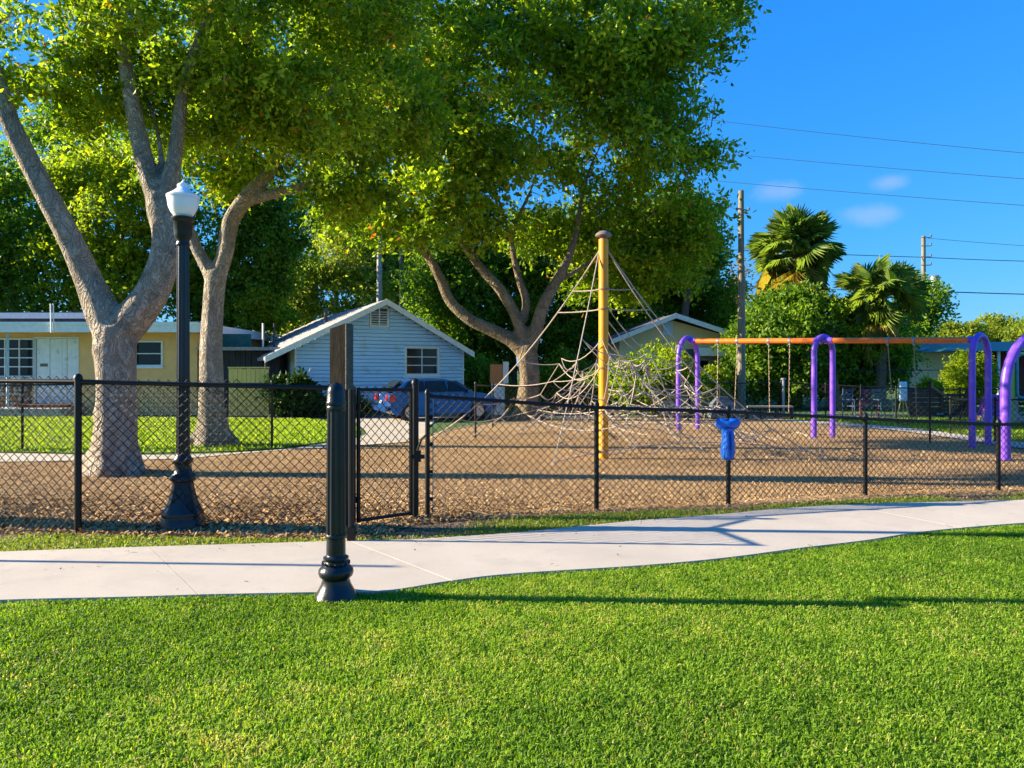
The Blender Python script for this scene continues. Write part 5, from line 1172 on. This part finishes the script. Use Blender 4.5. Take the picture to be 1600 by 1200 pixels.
# --- brown plank planter
pw = Vector(((1420-800)/F*25.5, 25.5, 0)); pl = thing('plank_fence', pw, 'low brown horizontal plank fence in front of the light green shrub', 'fence')
wpl = (1511-1420)/F*25.5
for x0_, x1_, zt_ in ((0, wpl*.56, .95), (wpl*.58, wpl, .78)):
    nb = 6
    for i in range(nb): MB().box(x0_, x1_, random.uniform(0, .015), .04, .05+i*zt_/nb+.008, .05+(i+1)*zt_/nb-.008).build('plank', M_brnwood, pl)
for x in (0.02, wpl*.56, wpl*.99): MB().box(x-.05, x+.05, -.05, -.002, 0, 1.0).build('post', M_brnwood, pl)
MB().box(wpl*.45, wpl*.56, -.12, -.06, .1, .16).build('hinge_plate', M_galv, pl)
# post with yellow braces
wp = Vector(((1411-800)/F*24.5, 24.5, 0)); o_ = thing('white_stand', wp, 'white louvred post on splayed yellow legs near the plank fence', 'stand')
body = MB().box(-.11, .11, -.05, .05, .62, 1.25).build('body', M_siding, o_)
for i in range(7): MB().box(-.10, .10, -.062, -.051, .66+i*.08, .70+i*.08).build('slat', M_white, body)
for x in (-.22, 0, .22): MB().tube([(x, -.02, 0), (x*.3, 0, .62)], .018, 6).build('leg', M_yelp, o_)
# chairs
def lawn_chair(px, d, rz, m, label):
    b = Vector(((px-800)/F*d, d, 0)); r_ = thing('lawn_chair', b, label, 'chair', rz, group='metal lawn chairs behind the far fence')
    for x in (-.26, .26):
        for y, zt in ((-.22, .62), (.22, 1.02)): MB().tube([(x, y*1.1, 0), (x, y, zt)], .018, 6).build('leg', m, r_)
        MB().tube([(x, -.24, .63), (x, .22, .63)], .018, 6).build('arm', m, r_)
    MB().box(-.25, .25, -.22, .22, .40, .43).build('seat', m, r_)
    for i in range(4): MB().box(-.24, .24, .215, .23, .52+i*.125, .60+i*.125).build('back_slat', m, r_)
lawn_chair(1334, 25.2, .5, mat('chair_blue', (.03, .08, .16), None, 8, .5), 'blue metal lawn chair behind the far fence, leftmost of the chairs')
lawn_chair(1358, 25.6, -.3, mat('chair_pink', (.20, .04, .13), None, 8, .5), 'magenta metal lawn chair in the middle of the chair group')
lawn_chair(1380, 25.2, .2, mat('chair_teal', (.03, .14, .15), None, 8, .5), 'teal metal lawn chair nearest the white stand')
# covered grill
cg = thing('covered_grill', Vector(((1130-800)/F*24.6, 24.6, 0)), 'grey covered barbecue grill beside the wooden utility pole', 'grill')
M_cover = mat('grey_cover', (.12, .15, .17), (.07, .09, .10), 8, .6, .4, 14)
MB().add([(-.6, -.3, .1), (.62, -.3, .1), (.62, .3, .1), (-.6, .3, .1), (-.5, -.25, .72), (.55, -.25, .66), (.55, .25, .66), (-.5, .25, .72), (-.25, -.18, 1.05), (.12, -.18, 1.0), (.12, .18, 1.0), (-.25, .18, 1.05)],
         [(3, 2, 1, 0), (0, 1, 5, 4), (1, 2, 6, 5), (2, 3, 7, 6), (3, 0, 4, 7), (4, 5, 9, 8), (5, 6, 10, 9), (6, 7, 11, 10), (7, 4, 8, 11), (8, 9, 10, 11)]).build('cover', M_cover, cg)
MB().tube([(-.3, -.2, 1.06), (.15, -.2, 1.02)], .02, 6).build('handle', M_galv, cg)
for x in (-.5, .5): MB().tube([(x, -.26, .09), (x, .26, .09)], .09, 12).build('wheel', M_rubber, cg)
cg.scale = (.8, .8, .72)
# long low bench far
bn = thing('low_bench', Vector(((1168-800)/F*24.3, 24.3, 0)), 'long low bench with a pale plank top behind the first bay of swings', 'bench')
wb = (1240-1168)/F*24.3
MB().box(0, wb, 0, .3, .40, .45).build('seat', mat('pale_plank', (.42, .33, .22), None, 8, .8), bn)
for i in range(4): MB().box(wb*i/3-.04*(i/3)-.0, wb*i/3+.06-.04*(i/3), .05, .25, 0, .398).build('leg', M_dkwood, bn)

# ================================================================== parked car
cd = Vector(((676-800)/F*24.6, 24.6, 0)); cd.x += .15; car = thing('parked_car', cd, 'blue hatchback parked in front of the blue clapboard house', 'car', math.radians(24))
prof = [(-2.05, .32), (-2.1, .55), (-2.06, .86), (-1.95, .95), (-1.45, 1.36), (-1.1, 1.44), (.1, 1.43), (.45, 1.36), (1.1, .98), (1.9, .84), (2.1, .70), (2.12, .42), (2.0, .28), (-1.9, .24)]
body = MB(); ny_ = 9; half = .86; ring = len(prof)
for j in range(ny_):
    y = -half+2*half*j/(ny_-1); e = abs(y)/half
    for (x, z) in prof:
        zz = z; yy = y
        if z > .9: yy = y*(1-.24*(z-.9)/.5)
        sx = 1-.06*e**3; zz = z if z < .9 else .9+(z-.9)*(1-.10*e**4)
        body.v.append((x*sx, yy, zz))
for j in range(ny_-1):
    for i in range(ring): a = j*ring+i; b = j*ring+(i+1) % ring; body.f.append((a, b, b+ring, a+ring))
body.f.append(tuple(range(ring))); body.f.append(tuple((ny_-1)*ring+i for i in range(ring-1, -1, -1)))
bo = body.build('body', M_carpaint, car, smooth=True, angle=40)
bo.modifiers.new('b', 'BEVEL').width = .03
def yside(z): return half*(1-.24*(z-.9)/.5) if z > .9 else half
for s in (-1, 1):
    for (qa, qb, qc, qd) in (((-1.62, 1.0), (-.75, 1.0), (-.75, 1.34), (-1.28, 1.34)), ((-.68, 1.0), (.12, 1.0), (.05, 1.35), (-.68, 1.35)), ((.19, 1.0), (.95, 1.0), (.42, 1.32), (.14, 1.34))):
        vs_ = [Vector((x, s*(yside(z)+.006), z)) for x, z in (qa, qb, qc, qd)]
        MB().slab(vs_, (0, s*.008, 0)).build('side_window', M_glass, car)
    MB().box(-.3, -.14, s*half-.0 if s > 0 else -half-.03, half+.03 if s > 0 else -half, .82, .86).build('door_handle', M_steel, car)
    MB().slab([(-2.11, s*.64, .70), (-2.11, s*.84, .70), (-2.08, s*.84, .90), (-2.08, s*.68, .90)], (-.03, 0, 0)).build('tail_light', M_redlens, car)
    MB().slab([(-2.05, s*.868, .66), (-1.8, s*.868, .68), (-1.85, s*.868, .88), (-2.0, s*.868, .90)], (0, s*.012, 0)).build('tail_light', M_redlens, car)
    MB().box(2.02, 2.10, s*.78-.14, s*.78+.06, .58, .72).build('headlight', M_steel, car)
    MB().box(.85, 1.0, s*.9-.06, s*.9+.08, .95, 1.06).build('mirror', M_carpaint, car)
    for x in (-1.3, 1.3):
        w_ = MB().tube([(x, s*.70, .31), (x, s*.885, .31)], .31, 24).build('wheel', M_rubber, car, smooth=True)
        MB().tube([(x, s*.887, .31), (x, s*.90, .31)], .19, 16).build('rim', M_steel, w_)
MB().slab([(-1.99, -.62, .98), (-1.99, .62, .98), (-1.52, .54, 1.345), (-1.52, -.54, 1.345)], (-.03, 0, .03)).build('rear_window', M_glass, car)
MB().slab([(.50, -.54, 1.35), (.50, .54, 1.35), (1.08, .64, 1.01), (1.08, -.64, 1.01)], (.02, 0, .02)).build('windscreen', M_glass, car)
MB().box(-2.18, -2.08, -.8, .8, .34, .52).build('bumper', M_carpaint, car); MB().box(-2.135, -2.11, -.16, .16, .60, .70).build('number_plate', M_conc_pole, car)
car.scale = (.9, .95, .95)
# off-frame slim pole whose shadow crosses the sidewalk at left
up_ = thing('slim_pole', Vector((-7.6, 6.25, 0)), 'slim black pole beside the sidewalk beyond the left edge', 'pole')
MB().tube([(0, 0, -.1), (0, 0, 2.6)], .03, 8).build('shaft', M_iron, up_)
MB().lathe([(.09, 0), (.09, .03), (.05, .05)], 12).build('foot', M_iron, up_)
print('tris', sum(len(m.loops)-2*len(m.polygons) for m in bpy.data.meshes))
